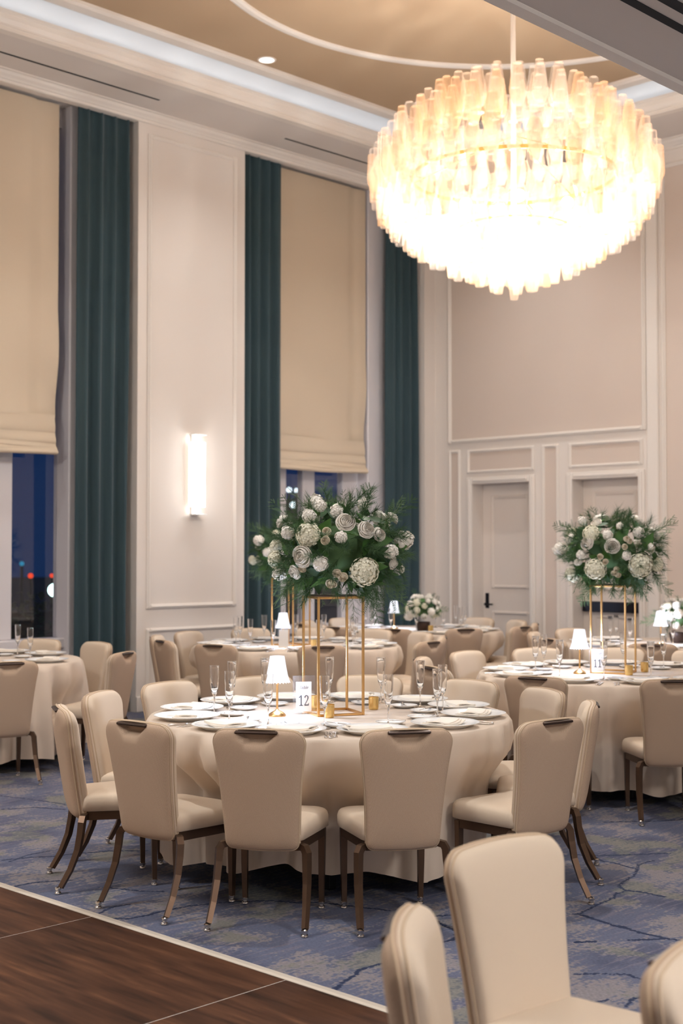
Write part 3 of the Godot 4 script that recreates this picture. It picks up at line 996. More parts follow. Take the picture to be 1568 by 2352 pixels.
func cloth_radius(ang, h, folds, chairs):
	# ang in degrees (u towards v), folds: seeded phases; chairs push the skirt in below the seat
	var t = deg_to_rad(ang)
	var k = clamp((TH - h) / 0.70, 0.0, 1.0)
	var r = TR + 0.004
	var wave = 0.0
	for q in folds: wave += q[1] * (2.0 * abs(sin(0.5 * (q[0] * t + q[2] + 0.7 * k * sin(t * 3.0 + q[2])))) - 1.2)
	wave = (wave if wave > 0 else wave * 0.8)
	r += 0.10 * pow(k, 0.6) * (0.3 + wave)
	r = max(r, TR + 0.003 - 0.25 * max(0.0, k - 0.07))
	for c in chairs:
		var d = abs(angle_difference(t, deg_to_rad(c[0])))
		var x = d * 0.85
		var w = 1.0 - smoothstep(0.19, 0.30, x)
		if w > 0.0:
			var lim = c[1] - 0.515 - 0.04 * (1.0 - clamp(wave, -1.0, 1.0)) * pow(k, 0.5)     # seat front edge, with the folds kept
			var s = smoothstep(0.68, 0.46, h)
			if lim < r: r = lerp(r, lerp(r, lim, s), w)
	r += 0.006 * max(0.0, k - 0.07) * (sin(t * 37.0 + folds[0][2] + 2.0 * h) - 1.0)
	return r

func tablecloth(at, sd, chairs, label):
	var r = RandomNumberGenerator.new()
	r.seed = sd
	var folds = []
	for i in 7: folds.append([2 * int(r.randi_range(4, 15)), r.randf_range(0.16, 0.42), r.randf() * TAU])
	var st = mb()
	var n = 300
	var hs = [TH, TH - 0.006, TH - 0.018, TH - 0.05, TH - 0.10, TH - 0.17, TH - 0.24, TH - 0.31, TH - 0.38, TH - 0.45, TH - 0.52, TH - 0.59, 0.115]
	var hem = func(a): return 0.030 * sin(3.0 * a + sd) + 0.018 * sin(11.0 * a + sd * 2.0)
	var grid = []
	for j in hs.size():
		var row = []
		for i in n:
			var a = TAU * i / n
			var h = hs[j]
			if j == hs.size() - 1: h += hem.call(a)
			var rr = TR - 0.004 if j == 0 else (TR + 0.001 if j == 1 else cloth_radius(rad_to_deg(a), hs[j], folds, chairs))
			if j == 0: h = TH + 0.0005
			row.append(Vector3(rr * cos(a), h, -rr * sin(a)))
		grid.append(row)
	st.set_smooth_group(0)
	for j in hs.size() - 1:
		for i in n:
			var k = (i + 1) % n
			quad(st, grid[j + 1][i], grid[j + 1][k], grid[j][k], grid[j][i])
	for i in n: tri(st, Vector3(0, TH + 0.0005, 0), grid[0][i], grid[0][(i + 1) % n])
	var o = thing("tablecloth", label, "tablecloth", at, 0.0, "beige tablecloths")
	mk(st, "cloth", M.tablecloth, o)
	return o

func round_table(at, label):
	var t = thing("round_table", label, "table", at, 0.0, "round banquet tables")
	var st = mb()
	lathe(st, [Vector2(0, TH - 0.035), Vector2(TR - 0.012, TH - 0.035), Vector2(TR - 0.006, TH - 0.03), Vector2(TR - 0.006, TH - 0.006), Vector2(TR - 0.012, TH - 0.002), Vector2(0, TH - 0.002)], 64)
	mk(st, "tabletop", M.table_wood, t)
	for i in 4:
		st = mb()
		var a = TAU * (i + 0.5) / 4.0
		box(st, Vector3(0.52 * cos(a), (TH - 0.035) * 0.5, 0.52 * sin(a)), Vector3(0.05, TH - 0.037, 0.05), 0.004)
		mk(st, "leg", M.table_leg, t)
	return t

var proto = {}

func place(kind, at, turn, label, group):
	# copies of one modelled original; the first call uses the original itself
	var p = proto[kind]
	if not p[1]:
		p[1] = true
		p[0].position = at
		p[0].rotation = Vector3(0, turn, 0)
		p[0].set_meta("label", label)
		p[0].set_meta("group", group)
		return p[0]
	return copy(p[0], at, turn, label, group)

func flat_strip(st, pts, y_of, thick):
	# outline as [x, half width] pairs along x; a thin rounded blade or handle
	st.set_smooth_group(0)
	var rows = []
	for p in pts:
		var y = y_of.call(p[0])
		rows.append([Vector3(p[0], y, -p[1]), Vector3(p[0], y + thick, -p[1] * 0.45), Vector3(p[0], y + thick, p[1] * 0.45), Vector3(p[0], y, p[1])])
	for i in rows.size() - 1:
		for k in 3: quad(st, rows[i][k + 1], rows[i + 1][k + 1], rows[i + 1][k], rows[i][k])
		quad(st, rows[i][0], rows[i + 1][0], rows[i + 1][3], rows[i][3])
	tri(st, rows[0][0], rows[0][3], rows[0][1]); tri(st, rows[0][1], rows[0][3], rows[0][2])
	tri(st, rows[-1][0], rows[-1][1], rows[-1][3]); tri(st, rows[-1][1], rows[-1][2], rows[-1][3])

func build_tableware():
	var st
	# charger plate
	var o = thing("charger_plate", "x", "plate")
	st = mb()
	lathe(st, [Vector2(0, 0.002), Vector2(0.105, 0.002), Vector2(0.110, 0.0), Vector2(0.114, 0.004), Vector2(0.150, 0.017), Vector2(0.170, 0.0235), Vector2(0.1715, 0.0255), Vector2(0.169, 0.0265), Vector2(0.150, 0.0215), Vector2(0.118, 0.010), Vector2(0.108, 0.0075), Vector2(0, 0.0075)], 48, Vector3.ZERO, 0.6)
	mk(st, "plate_body", M.china, o)
	proto["charger"] = [o, false]
	# bread plate
	o = thing("bread_plate", "x", "plate")
	st = mb()
	lathe(st, [Vector2(0, 0.002), Vector2(0.045, 0.0015), Vector2(0.050, 0.003), Vector2(0.076, 0.0145), Vector2(0.0765, 0.016), Vector2(0.074, 0.016), Vector2(0.054, 0.007), Vector2(0.048, 0.0055), Vector2(0, 0.0055)], 36, Vector3.ZERO, 0.6)
	mk(st, "plate_body", M.china, o)
	proto["bread_plate"] = [o, false]
	# champagne flute
	o = thing("champagne_flute", "x", "glass")
	st = mb()
	lathe(st, [Vector2(0, 0.0017), Vector2(0.031, 0.0011), Vector2(0.0325, 0.0022), Vector2(0.029, 0.0050), Vector2(0.010, 0.0088), Vector2(0.005, 0.0154), Vector2(0.0038, 0.0330), Vector2(0.0036, 0.0770), Vector2(0.0048, 0.0935), Vector2(0.009, 0.1023)], 28, Vector3.ZERO, 0.3)
	mk(st, "stem_and_foot", M.glass, o)
	st = mb()
	lathe(st, [Vector2(0, 0.0995), Vector2(0.009, 0.1023), Vector2(0.015, 0.1155), Vector2(0.0195, 0.1375), Vector2(0.0225, 0.1705), Vector2(0.0245, 0.2090), Vector2(0.0255, 0.2585), Vector2(0.0258, 0.2598), Vector2(0.0248, 0.2598), Vector2(0.0246, 0.2585), Vector2(0.0236, 0.209), Vector2(0.0216, 0.1705), Vector2(0.0183, 0.1386), Vector2(0.013, 0.120), Vector2(0.004, 0.113), Vector2(0, 0.1125)], 28, Vector3.ZERO, 0.5)
	mk(st, "bowl", M.glass, o)
	proto["flute"] = [o, false]
	# folded napkin: three soft layers with a pointed flap
	o = thing("folded_napkin", "x", "napkin")
	for L in 3:
		st = mb()
		st.set_smooth_group(0)
		var nx = 14; var nz = 8
		var w = 0.115 - L * 0.012; var d = 0.062 - L * 0.006
		var pt = func(i, j, top):
			var x = lerp(-w, w, float(i) / nx); var z = lerp(-d, d, float(j) / nz)
			var flap = 0.03 * pow(abs(z) / d, 2.0) if L == 2 else 0.0
			var y = 0.0105 + L * 0.006 + 0.003 * sin(x * 34.0 + L * 2.0) * cos(z * 30.0) + 0.012 * pow(abs(x) / 0.115, 3.0)
			var xx = x + flap * sign(x) * 0.5 + 0.006 * sin(z * 40.0 + L)
			return Vector3(xx, y + (0.0055 if top else 0.0), z + 0.008 * sin(x * 20.0 + L * 1.3))
		for i in nx:
			for j in nz:
				quad(st, pt.call(i, j + 1, true), pt.call(i + 1, j + 1, true), pt.call(i + 1, j, true), pt.call(i, j, true))
				quad(st, pt.call(i, j, false), pt.call(i + 1, j, false), pt.call(i + 1, j + 1, false), pt.call(i, j + 1, false))
		st.set_smooth_group(1)
		for i in nx:
			quad(st, pt.call(i, nz, false), pt.call(i + 1, nz, false), pt.call(i + 1, nz, true), pt.call(i, nz, true))
			quad(st, pt.call(i + 1, 0, false), pt.call(i, 0, false), pt.call(i, 0, true), pt.call(i + 1, 0, true))
		for j in nz:
			quad(st, pt.call(nx, j + 1, false), pt.call(nx, j, false), pt.call(nx, j, true), pt.call(nx, j + 1, true))
			quad(st, pt.call(0, j, false), pt.call(0, j + 1, false), pt.call(0, j + 1, true), pt.call(0, j, true))
		mk(st, "fold", M.napkin, o)
	proto["napkin"] = [o, false]
	# cutlery lies along local x, handle at -x (towards the sitter)
	o = thing("dinner_fork", "x", "fork")
	st = mb()
	flat_strip(st, [[-0.10, 0.007], [-0.095, 0.0105], [-0.07, 0.0085], [-0.02, 0.0042], [0.025, 0.0035], [0.04, 0.006], [0.052, 0.0115], [0.062, 0.012]], func(x): return 0.002 + 0.006 * max(0.0, 1.0 - pow((x - 0.015) / 0.06, 2.0)), 0.0022)
	mk(st, "handle", M.steel, o)
	for k in 4:
		st = mb()
		tube(st, [Vector3(0.060, 0.0045, -0.0099 + k * 0.0066), Vector3(0.080, 0.004, -0.0099 + k * 0.0066), Vector3(0.104, 0.008, -0.0099 + k * 0.0066)], [0.0018, 0.0016, 0.0009], 5)
		mk(st, "tine", M.steel, o)
	proto["fork"] = [o, false]
	o = thing("dinner_knife", "x", "knife")
	st = mb()
	flat_strip(st, [[-0.118, 0.007], [-0.112, 0.0105], [-0.08, 0.0095], [-0.02, 0.0072], [0.0, 0.006]], func(x): return 0.0015, 0.0055)
	mk(st, "handle", M.steel, o)
	st = mb()
	flat_strip(st, [[0.0, 0.006], [0.01, 0.0085], [0.07, 0.0095], [0.105, 0.007], [0.118, 0.001]], func(x): return 0.003, 0.0016)
	mk(st, "blade", M.steel, o)
	proto["knife"] = [o, false]
	o = thing("butter_knife", "x", "knife")
	st = mb()
	flat_strip(st, [[-0.075, 0.005], [-0.07, 0.0075], [-0.02, 0.005], [0.0, 0.004]], func(x): return 0.001, 0.004)
	mk(st, "handle", M.steel, o)
	st = mb()
	flat_strip(st, [[0.0, 0.004], [0.02, 0.008], [0.055, 0.0085], [0.075, 0.002]], func(x): return 0.002, 0.0014)
	mk(st, "blade", M.steel, o)
	proto["butter_knife"] = [o, false]
	# votive in gold mercury glass
	o = thing("votive_candle", "x", "votive")
	st = mb()
	var pr = [Vector2(0, 0.001), Vector2(0.023, 0.0), Vector2(0.0255, 0.003)]
	for k in 7: pr.append(Vector2(0.0262 + 0.0012 * (k % 2) + 0.0003 * k, 0.008 + k * 0.0088))
	pr.append_array([Vector2(0.0285, 0.070), Vector2(0.0268, 0.070), Vector2(0.025, 0.03), Vector2(0, 0.03)])
	lathe(st, pr, 24, Vector3.ZERO, 0.5)
	mk(st, "cup", M.gold_votive, o)
	st = mb()
	lathe(st, [Vector2(0, 0.0305), Vector2(0.023, 0.0305), Vector2(0.023, 0.042), Vector2(0, 0.043)], 16)
	mk(st, "wax", M.napkin, o)
	proto["votive"] = [o, false]

func table_lamp(at, label, energy):
	var o = thing("table_lamp", label, "table lamp", at, 0.0, "cordless table lamps")
	var st = mb()
	lathe(st, [Vector2(0, 0.001), Vector2(0.046, 0.0), Vector2(0.048, 0.004), Vector2(0.044, 0.012), Vector2(0.030, 0.022), Vector2(0.012, 0.030), Vector2(0.007, 0.036), Vector2(0.0, 0.037)], 32)
	mk(st, "base", M.gold, o)
	st = mb()
	lathe(st, [Vector2(0.006, 0.03), Vector2(0.006, 0.19), Vector2(0.009, 0.195), Vector2(0.009, 0.205), Vector2(0, 0.206)], 16)
	mk(st, "pole", M.gold, o)
	# pleated, bell-shaped glass shade with a scalloped rim, open below
	st = mb()
	st.set_smooth_group(0)
	var n = 96
	var pr = [Vector2(0.036, 0.315), Vector2(0.0385, 0.305), Vector2(0.042, 0.28), Vector2(0.047, 0.25), Vector2(0.054, 0.215), Vector2(0.0615, 0.19), Vector2(0.068, 0.178)]
	var f = func(i, k):
		var a = TAU * i / n
		var r = pr[k].x * (1.0 + 0.04 * cos(24.0 * a)) 
		var y = pr[k].y
		if k == pr.size() - 1: y -= 0.004 * cos(24.0 * a)
		return Vector3(r * cos(a), y, -r * sin(a))
	for k in pr.size() - 1:
		for i in n: quad(st, f.call(i, k + 1), f.call(i + 1, k + 1), f.call(i + 1, k), f.call(i, k))
	st.set_smooth_group(1)
	for i in n: tri(st, Vector3(0, 0.316, 0), f.call(i, 0), f.call(i + 1, 0))
	mk(st, "lamp_shade", M.lamp_glow, o)
	lamp_omni(Vector3(0, 0.235, 0), energy, c8(208, 224, 255), 0.035, o)
	return o

func table_sign(at, turn, text, label):
	var o = thing("table_number_sign", label, "sign", at, turn, "acrylic table number signs")
	var st = mb()
	# acrylic block holder: two thick sheets and a foot
	box(st, Vector3(0, 0.104, 0.008), Vector3(0.118, 0.20, 0.007), 0.0015)
	mk(st, "front_sheet", M.acrylic, o)
	st = mb()
	box(st, Vector3(0, 0.104, -0.008), Vector3(0.118, 0.20, 0.007), 0.0015)
	mk(st, "back_sheet", M.acrylic, o)
	st = mb()
	box(st, Vector3(0, 0.003, 0), Vector3(0.124, 0.006, 0.055), 0.0015)
	mk(st, "foot", M.acrylic, o)
	st = mb()
	box(st, Vector3(0, 0.092, 0), Vector3(0.084, 0.158, 0.0022))
	mk(st, "card", M.card, o)
	if text == "": return o
	var fnt = SystemFont.new()
	fnt.font_names = PackedStringArray(["Droid Serif"])
	for s in [[text, 36, 0.070, M.ink, 0.0021, 0.72], ["Table", 14, 0.140, M.ink_soft, 0.0015, 0.9]]:
		var tm = TextMesh.new()
		tm.text = s[0]
		tm.font = fnt
		tm.font_size = s[1]
		tm.pixel_size = s[4]
		tm.depth = 0.0006
		var xf = Transform3D(Basis(Vector3(s[5], 0, 0), Vector3(0.28 if s[1] == 14 else 0.0, 1.0, 0), Vector3(0, 0, 1)), Vector3(0, s[2], 0.0016))
		inst(tm, "table_number" if s[1] == 36 else "table_word", s[3], o, xf)
	return o

# ------------------------------------------------------------------ flowers
func leaf_shape(st, L, W):
	st.set_smooth_group(0)
	var n = 7
	var w = func(t): return W * sin(PI * pow(t, 0.8)) * (1.0 - 0.15 * t) + 0.0008
	var c = func(t): return Vector3(0, L * t, 0.18 * L * t * t - 0.05 * L * t)
	for i in n:
		var t0 = float(i) / n; var t1 = float(i + 1) / n
		var a = c.call(t0); var b = c.call(t1)
		for s in [-1, 1]:
			var e = Vector3(s * w.call(t0), 0, 0.35 * w.call(t0)); var g = Vector3(s * w.call(t1), 0, 0.35 * w.call(t1))
			if s > 0: quad(st, a, a + e, b + g, b)
			else: quad(st, a + e, a, b, b + g)

func pine_shape(st, sd):
	var r = RandomNumberGenerator.new()
	r.seed = sd
	tube(st, [Vector3.ZERO, Vector3(0, 0.09, 0.004), Vector3(0, 0.15, 0.015)], [0.0022, 0.0016, 0.0006], 4)
	st.set_smooth_group(-1)
	for i in 110:
		var y = r.randf_range(0.015, 0.15)
		var o = Vector3(0, y, 0.015 * pow(y / 0.15, 2.0))
		var a = r.randf() * TAU
		var d = Vector3(cos(a) * 0.6, r.randf_range(0.5, 1.1), sin(a) * 0.6).normalized()
		var s = d.cross(Vector3(r.randf() - 0.5, r.randf() - 0.5, r.randf() - 0.5)).normalized() * 0.0011
		var L = r.randf_range(0.05, 0.085)
		tri(st, o - s, o + s, o + d * L + Vector3(0, -0.006, 0))

func cedar_shape(st, sd):
	var r = RandomNumberGenerator.new()
	r.seed = sd
	var stem = func(t): return Vector3(0.02 * sin(t * 2.5), 0.30 * t, 0.07 * t * t)
	var pts = []
	for i in 9: pts.append(stem.call(i / 8.0))
	tube(st, pts, 0.0016, 4)
	st.set_smooth_group(-1)
	for i in 18:
		var t = 0.08 + 0.9 * (i + r.randf_range(-0.35, 0.35)) / 18.0
		var o = stem.call(t)
		var s = 1 if i % 2 else -1
		var L = 0.10 * sin(PI * (0.18 + 0.8 * t)) + 0.015
		var d = Vector3(s * r.randf_range(0.45, 0.85), 0.7, r.randf_range(-0.45, 0.45)).normalized()
		var side = d.cross(Vector3(0, 0, 1)).normalized()
		tri(st, o - side * 0.0016, o + side * 0.0016, o + d * L)
		for k in 7:
			var q = o + d * L * (0.2 + 0.11 * k)
			for e in [-1, 1]:
				var dd = (d * 0.75 + side * e * 0.7 + Vector3(0, 0, r.randf_range(-0.2, 0.2))).normalized()
				var ll = L * 0.30 * (1.0 - 0.09 * k)
				var ss = dd.cross(Vector3(0, 0, 1)).normalized() * 0.0016
				tri(st, q - ss, q + ss, q + dd * ll)

func rose_shape(st, sd):
	# unit rose, axis +y, radius 1
	var r = RandomNumberGenerator.new()
	r.seed = sd
	var gi = 0
	for L in [[5, 1.0, 0.52, 0.20, 0.82], [5, 0.96, 0.74, 0.10, 0.82], [4, 0.80, 0.88, 0.03, 0.98], [4, 0.58, 0.96, 0.0, 1.0], [3, 0.36, 1.0, 0.0, 1.25], [2, 0.19, 1.0, 0.0, 1.7]]:
		var off = r.randf() * TAU
		for k in L[0]:
			st.set_smooth_group(gi)
			gi += 1
			var a0 = off + TAU * k / L[0]
			var nu = 6; var nt = 5
			var wob = r.randf_range(0.88, 1.1)
			var lift = r.randf_range(-0.07, 0.07)
			var f = func(i, j):
				var s = lerp(-1.0, 1.0, float(i) / nu); var t = float(j) / nt
				var rr = L[1] * wob * sin(PI * (0.06 + 0.60 * t)) + L[3] * pow(t, 4.0)
				var y = L[2] * pow(t, 1.1) - L[3] * pow(t, 7.0) * 0.9 - 0.10 * s * s * t
				var a = a0 + s * L[4] * (0.55 + 0.45 * sin(PI * min(1.0, t * 0.7 + 0.15)))
				return Vector3(rr * cos(a), y - 0.25 + lift * t, rr * sin(a)) + Vector3(cos(a0), 0, sin(a0)) * lift * 0.6
			for i in nu:
				for j in nt: quad(st, f.call(i + 1, j), f.call(i, j), f.call(i, j + 1), f.call(i + 1, j + 1))

func floret_ball(st, sd, count, petals, size, sx, sy):
	var core = []
	for i in 9: core.append(Vector2(sx * 0.86 * sin(PI * i / 8.0), -sy * 0.86 * cos(PI * i / 8.0)))
	lathe(st, core, 12, Vector3.ZERO, -1.0)
	var r = RandomNumberGenerator.new()
	r.seed = sd
	for i in count:
		var y = 1.0 - 1.6 * (i + 0.5) / count
		var a = i * 2.39996
		var q = sqrt(max(0.0, 1.0 - y * y))
		var n = Vector3(q * cos(a), y, q * sin(a))
		var o = Vector3(n.x * sx, n.y * sy, n.z * sx) * r.randf_range(0.86, 1.10)
		var tx = n.cross(Vector3(0.3, 0.9, 0.2)).normalized()
		var ty = n.cross(tx)
		var ph = r.randf() * TAU
		for k in petals:
			st.set_smooth_group(50 + i * petals + k)
			var e = ph + TAU * k / petals
			var d = tx * cos(e) + ty * sin(e); var s = -tx * sin(e) + ty * cos(e)
			var up = n * size * r.randf_range(0.1, 0.7)
			var m = o + d * size * 0.6 + n * size * 0.15
			quad(st, o, m + s * size * 0.62 + up * 0.5, o + d * size * 1.15 + up * 0.8, m - s * size * 0.62 + up * 0.5)

var FM = {}

func build_flower_meshes():
	var st
	FM.rose = []
	for i in 3:
		st = mb(); rose_shape(st, 100 + i); FM.rose.append(mesh_of(st))
	FM.hydrangea = []
	for i in 2:
		st = mb(); floret_ball(st, 200 + i, 220, 4, 0.135, 0.95, 0.82); FM.hydrangea.append(mesh_of(st))
	FM.stock = []
	for i in 2:
		st = mb(); floret_ball(st, 300 + i, 64, 5, 0.20, 0.76, 0.95); FM.stock.append(mesh_of(st))
	st = mb(); leaf_shape(st, 0.13, 0.034); FM.leaf = mesh_of(st)
	FM.pine = []
	for i in 3:
		st = mb(); pine_shape(st, 400 + i); FM.pine.append(mesh_of(st))
	FM.cedar = []
	for i in 3:
		st = mb(); cedar_shape(st, 500 + i); FM.cedar.append(mesh_of(st))

func axis_basis(n, spin):
	var up = n.normalized()
	var x = up.cross(Vector3(0.13, 0.31, 0.94)).normalized()
	return Basis(x, up, x.cross(up)).rotated(up, spin)

func bloom(o, p, rad, kind, n, r):
	# 0 rose, 1 hydrangea, 2 stock, 3 spray rose
	var b = axis_basis(n, r.randf() * TAU)
	if kind == 0: inst(FM.rose[r.randi() % 3], "rose", M.petal_ivory, o, Transform3D(b * rad * 1.12, p))
	elif kind == 1: inst(FM.hydrangea[r.randi() % 2], "hydrangea", M.petal_hydrangea, o, Transform3D(b * rad * 1.0, p))
	elif kind == 2: inst(FM.stock[r.randi() % 2], "stock_flower", M.petal_ivory, o, Transform3D(b * rad * 1.05, p))
	else: inst(FM.rose[r.randi() % 3], "spray_rose", M.petal_cream, o, Transform3D(b * rad * 1.15, p))

var BLOOMS_T1 = [[-0.332,-0.032,0.062,0.049,0],[-0.181,0.139,0.223,0.043,0],[-0.108,0.103,0.293,0.040,0],[-0.314,0.078,0.082,0.063,1],[-0.110,-0.113,0.286,0.074,1],[-0.230,0.064,0.236,0.036,2],[-0.291,-0.070,0.149,0.045,2],[-0.166,0.199,0.142,0.039,2],[-0.158,0.230,0.018,0.035,2],[-0.253,0.172,0.029,0.041,2],[-0.312,0.089,-0.070,0.039,2],[-0.268,0.093,0.170,0.020,3],[-0.284,0.048,0.176,0.020,3],[-0.223,-0.121,0.201,0.020,3],[-0.193,-0.140,0.212,0.022,3],[-0.207,-0.174,0.144,0.025,3],[-0.314,-0.095,0.041,0.020,3],[-0.305,-0.114,-0.024,0.034,0],[0.036,-0.009,0.338,0.043,2],[0.069,-0.069,0.321,0.030,0],[-0.040,0.078,0.322,0.032,0],[-0.235,-0.126,-0.215,0.040,2],[-0.253,-0.049,-0.234,0.047,1],[0.166,0.025,0.295,0.018,2]]
var BLOOMS_T2 = [[-0.324,0.064,0.004,0.043,0],[-0.200,0.204,-0.005,0.034,0],[-0.249,0.094,-0.188,0.035,0],[-0.278,0.039,0.179,0.046,0],[-0.289,0.129,0.010,0.059,1],[-0.292,-0.120,0.047,0.074,1],[-0.106,-0.095,0.292,0.086,1],[0.087,-0.169,0.236,0.037,0],[-0.169,-0.165,-0.237,0.054,1],[-0.267,0.116,0.133,0.040,2],[-0.094,0.134,0.269,0.043,2],[-0.217,-0.025,0.253,0.037,2],[-0.316,-0.031,0.103,0.018,3],[-0.295,-0.068,0.132,0.018,3],[-0.227,0.036,0.242,0.018,3],[-0.201,0.091,0.240,0.018,3],[-0.190,0.076,0.258,0.018,3],[-0.234,-0.120,0.181,0.018,3],[-0.197,-0.160,0.171,0.018,3],[-0.226,-0.147,0.154,0.018,3],[-0.032,0.027,0.332,0.031,0],[-0.168,0.181,0.166,0.028,2],[-0.331,-0.019,-0.047,0.037,2],[0.111,-0.091,0.293,0.050,1],[-0.311,-0.069,-0.086,0.031,2]]

# centrepiece on a tall gold stand; origin on the table
func tall_centrepiece(at, turn_stand, centre, blooms, sd, where):
	var s = thing("gold_flower_stand", "tall square gold wire flower stand on " + where, "stand", at, turn_stand, "gold flower stands")
	var st
	var w = 0.125
	var H = 0.628
	for x in [-1, 1]:
		for z in [-1, 1]:
			st = mb()
			box(st, Vector3(x * w, H * 0.5, z * w), Vector3(0.013, H, 0.013), 0.002)
			mk(st, "post", M.gold, s)
	for y in [0.0065, H - 0.0065]:
		for e in [-1, 1]:
			st = mb()
			box(st, Vector3(0, y, e * w), Vector3(2 * w - 0.013, 0.013, 0.013), 0.002)
			mk(st, "rail", M.gold, s)
			st = mb()
			box(st, Vector3(e * w, y, 0), Vector3(0.013, 0.013, 2 * w - 0.013), 0.002)
			mk(st, "rail", M.gold, s)
	st = mb()
	lathe(st, [Vector2(0, H - 0.004), Vector2(0.10, H - 0.002), Vector2(0.13, H + 0.002), Vector2(0.13, H + 0.006), Vector2(0, H + 0.006)], 24)
	mk(st, "top_plate", M.bronze_dark, s)
	var o = thing("floral_arrangement", "white rose and hydrangea arrangement with trailing greenery on " + where, "flowers", centre, 0.0, "tall flower arrangements")
	var r = RandomNumberGenerator.new()
	r.seed = sd
	dress(o, r, blooms, Vector3(0.33, 0.24, 0.33), 22, 120, 120, 36, 1.0, true)

func dress(o, r, blooms, rad, back_blooms, leaves, pines, cedars, size, droop):
	# block of green floral foam that holds the stems
	var st = mb()
	st.set_smooth_group(0)
	var prof = []
	for i in 13: prof.append(Vector2(rad.x * 0.5 * sin(PI * i / 12.0), -rad.y * 0.62 * cos(PI * i / 12.0)))
	lathe(st, prof, 24, Vector3.ZERO, -1.0)
	mk(st, "floral_foam", M.floral_foam, o)
	var dirs = []
	for b in blooms:
		var p = Vector3(b[0], b[1], b[2])
		var n = Vector3(p.x / rad.x, p.y / rad.y * 0.8, p.z / rad.z).normalized()
		bloom(o, p, b[3], b[4], n, r)
		dirs.append(n)
	var i = 0
	var tries = 0
	while i < back_blooms and tries < 900:
		tries += 1
		var y = r.randf_range(-0.5, 0.95)
		var a = r.randf() * TAU
		var n = Vector3(sqrt(1 - y * y) * cos(a), y, sqrt(1 - y * y) * sin(a))
		var ok = true
		for d in dirs:
			if d.dot(n) > 0.90: ok = false
		if blooms.size() and n.dot(Vector3(-0.71, 0, 0.70)) > -0.05: ok = false
		if not ok: continue
		dirs.append(n)
		bloom(o, n * rad * 1.12, r.randf_range(0.032, 0.06) * size, r.randi() % 3, n, r)
		i += 1
	for k in leaves:
		# leaves lie over the whole dome; every third hangs from its lower rim
		var y = 1.0 - 1.75 * (k + 0.5) / leaves if droop else 1.0 - 1.2 * (k + 0.5) / leaves
		if droop and k % 3 == 0: y = r.randf_range(-0.85, -0.5)
		var a = k * 2.39996 + r.randf_range(-0.2, 0.2)
		var n = Vector3(sqrt(1 - y * y) * cos(a), y, sqrt(1 - y * y) * sin(a))
		var tang = n.cross(Vector3(r.randf_range(-1, 1), r.randf_range(-1, 1), r.randf_range(-1, 1))).normalized()
		var g = (n * r.randf_range(0.15, 0.7) + tang + Vector3(0, -0.25, 0)).normalized()
		var b = axis_basis(g, 0.0)
		b = b.rotated(g, b.z.signed_angle_to(n, g) + r.randf_range(-0.5, 0.5))
		inst(FM.leaf, "leaf", M.leaf_green if k % 2 else M.leaf_deep, o, Transform3D(b * r.randf_range(0.8, 1.25) * size, n * rad * 0.86 - g * 0.04 * size))
	for k in pines:
		var y = 1.0 - 1.85 * (k + 0.5) / pines if droop else 1.0 - 1.1 * (k + 0.5) / pines
		var a = k * 2.39996 + 1.1 + r.randf_range(-0.2, 0.2)
		var n = Vector3(sqrt(1 - y * y) * cos(a), y, sqrt(1 - y * y) * sin(a))
		var g = (n * 0.8 + Vector3(r.randf_range(-0.7, 0.7), r.randf_range(-0.7, 0.3), r.randf_range(-0.7, 0.7))).normalized()
		inst(FM.pine[k % 3], "pine_sprig", M.pine_green, o, Transform3D(axis_basis(g, r.randf() * TAU) * r.randf_range(0.8, 1.15) * size, n * rad * 0.78))
	for k in cedars:
		var a = TAU * k / cedars + r.randf_range(-0.15, 0.15)
		var y = r.randf_range(0.25, 0.95) if k % 3 == 0 else (r.randf_range(-0.95, -0.55) if droop else 0.0)
		var n = Vector3(sqrt(1 - y * y) * cos(a), y, sqrt(1 - y * y) * sin(a))
		var g = n
		if y < 0: g = Vector3(n.x * 0.95, -0.5, n.z * 0.95).normalized() if droop else Vector3(n.x, 0.15, n.z).normalized()
		var q = r.randf_range(0.42, 0.66)
		if k % 5 == 0: q = 0.85
		if y > 0.2: q = r.randf_range(0.6, 0.95)
		inst(FM.cedar[k % 3], "cedar_frond", M.cedar_green if k % 2 else M.pine_green, o, Transform3D(axis_basis(g, r.randf() * TAU) * q * size, n * rad * 0.85))

func low_centrepiece(at, sd, label):
	var o = thing("floral_arrangement", label, "flowers", at, 0.0, "low flower arrangements")
	var st = mb()
	lathe(st, [Vector2(0, 0.001), Vector2(0.06, 0.0), Vector2(0.075, 0.03), Vector2(0.085, 0.09), Vector2(0.08, 0.10), Vector2(0.07, 0.09), Vector2(0, 0.085)], 24)
	mk(st, "bowl", M.bronze_dark, o)
	var r = RandomNumberGenerator.new()
	r.seed = sd
	var cen = Vector3(0, 0.23, 0)
	var sub = Node3D.new()
	sub.name = "bouquet"
	o.add_child(sub)
	sub.position = cen
	dress(sub, r, [], Vector3(0.15, 0.13, 0.15), 26, 22, 10, 8, 0.9, false)

# ------------------------------------------------------------------ chandelier
const TINTS = ["clear_prism_glass", "honey_prism_glass", "honey_prism_glass", "amber_prism_glass"]

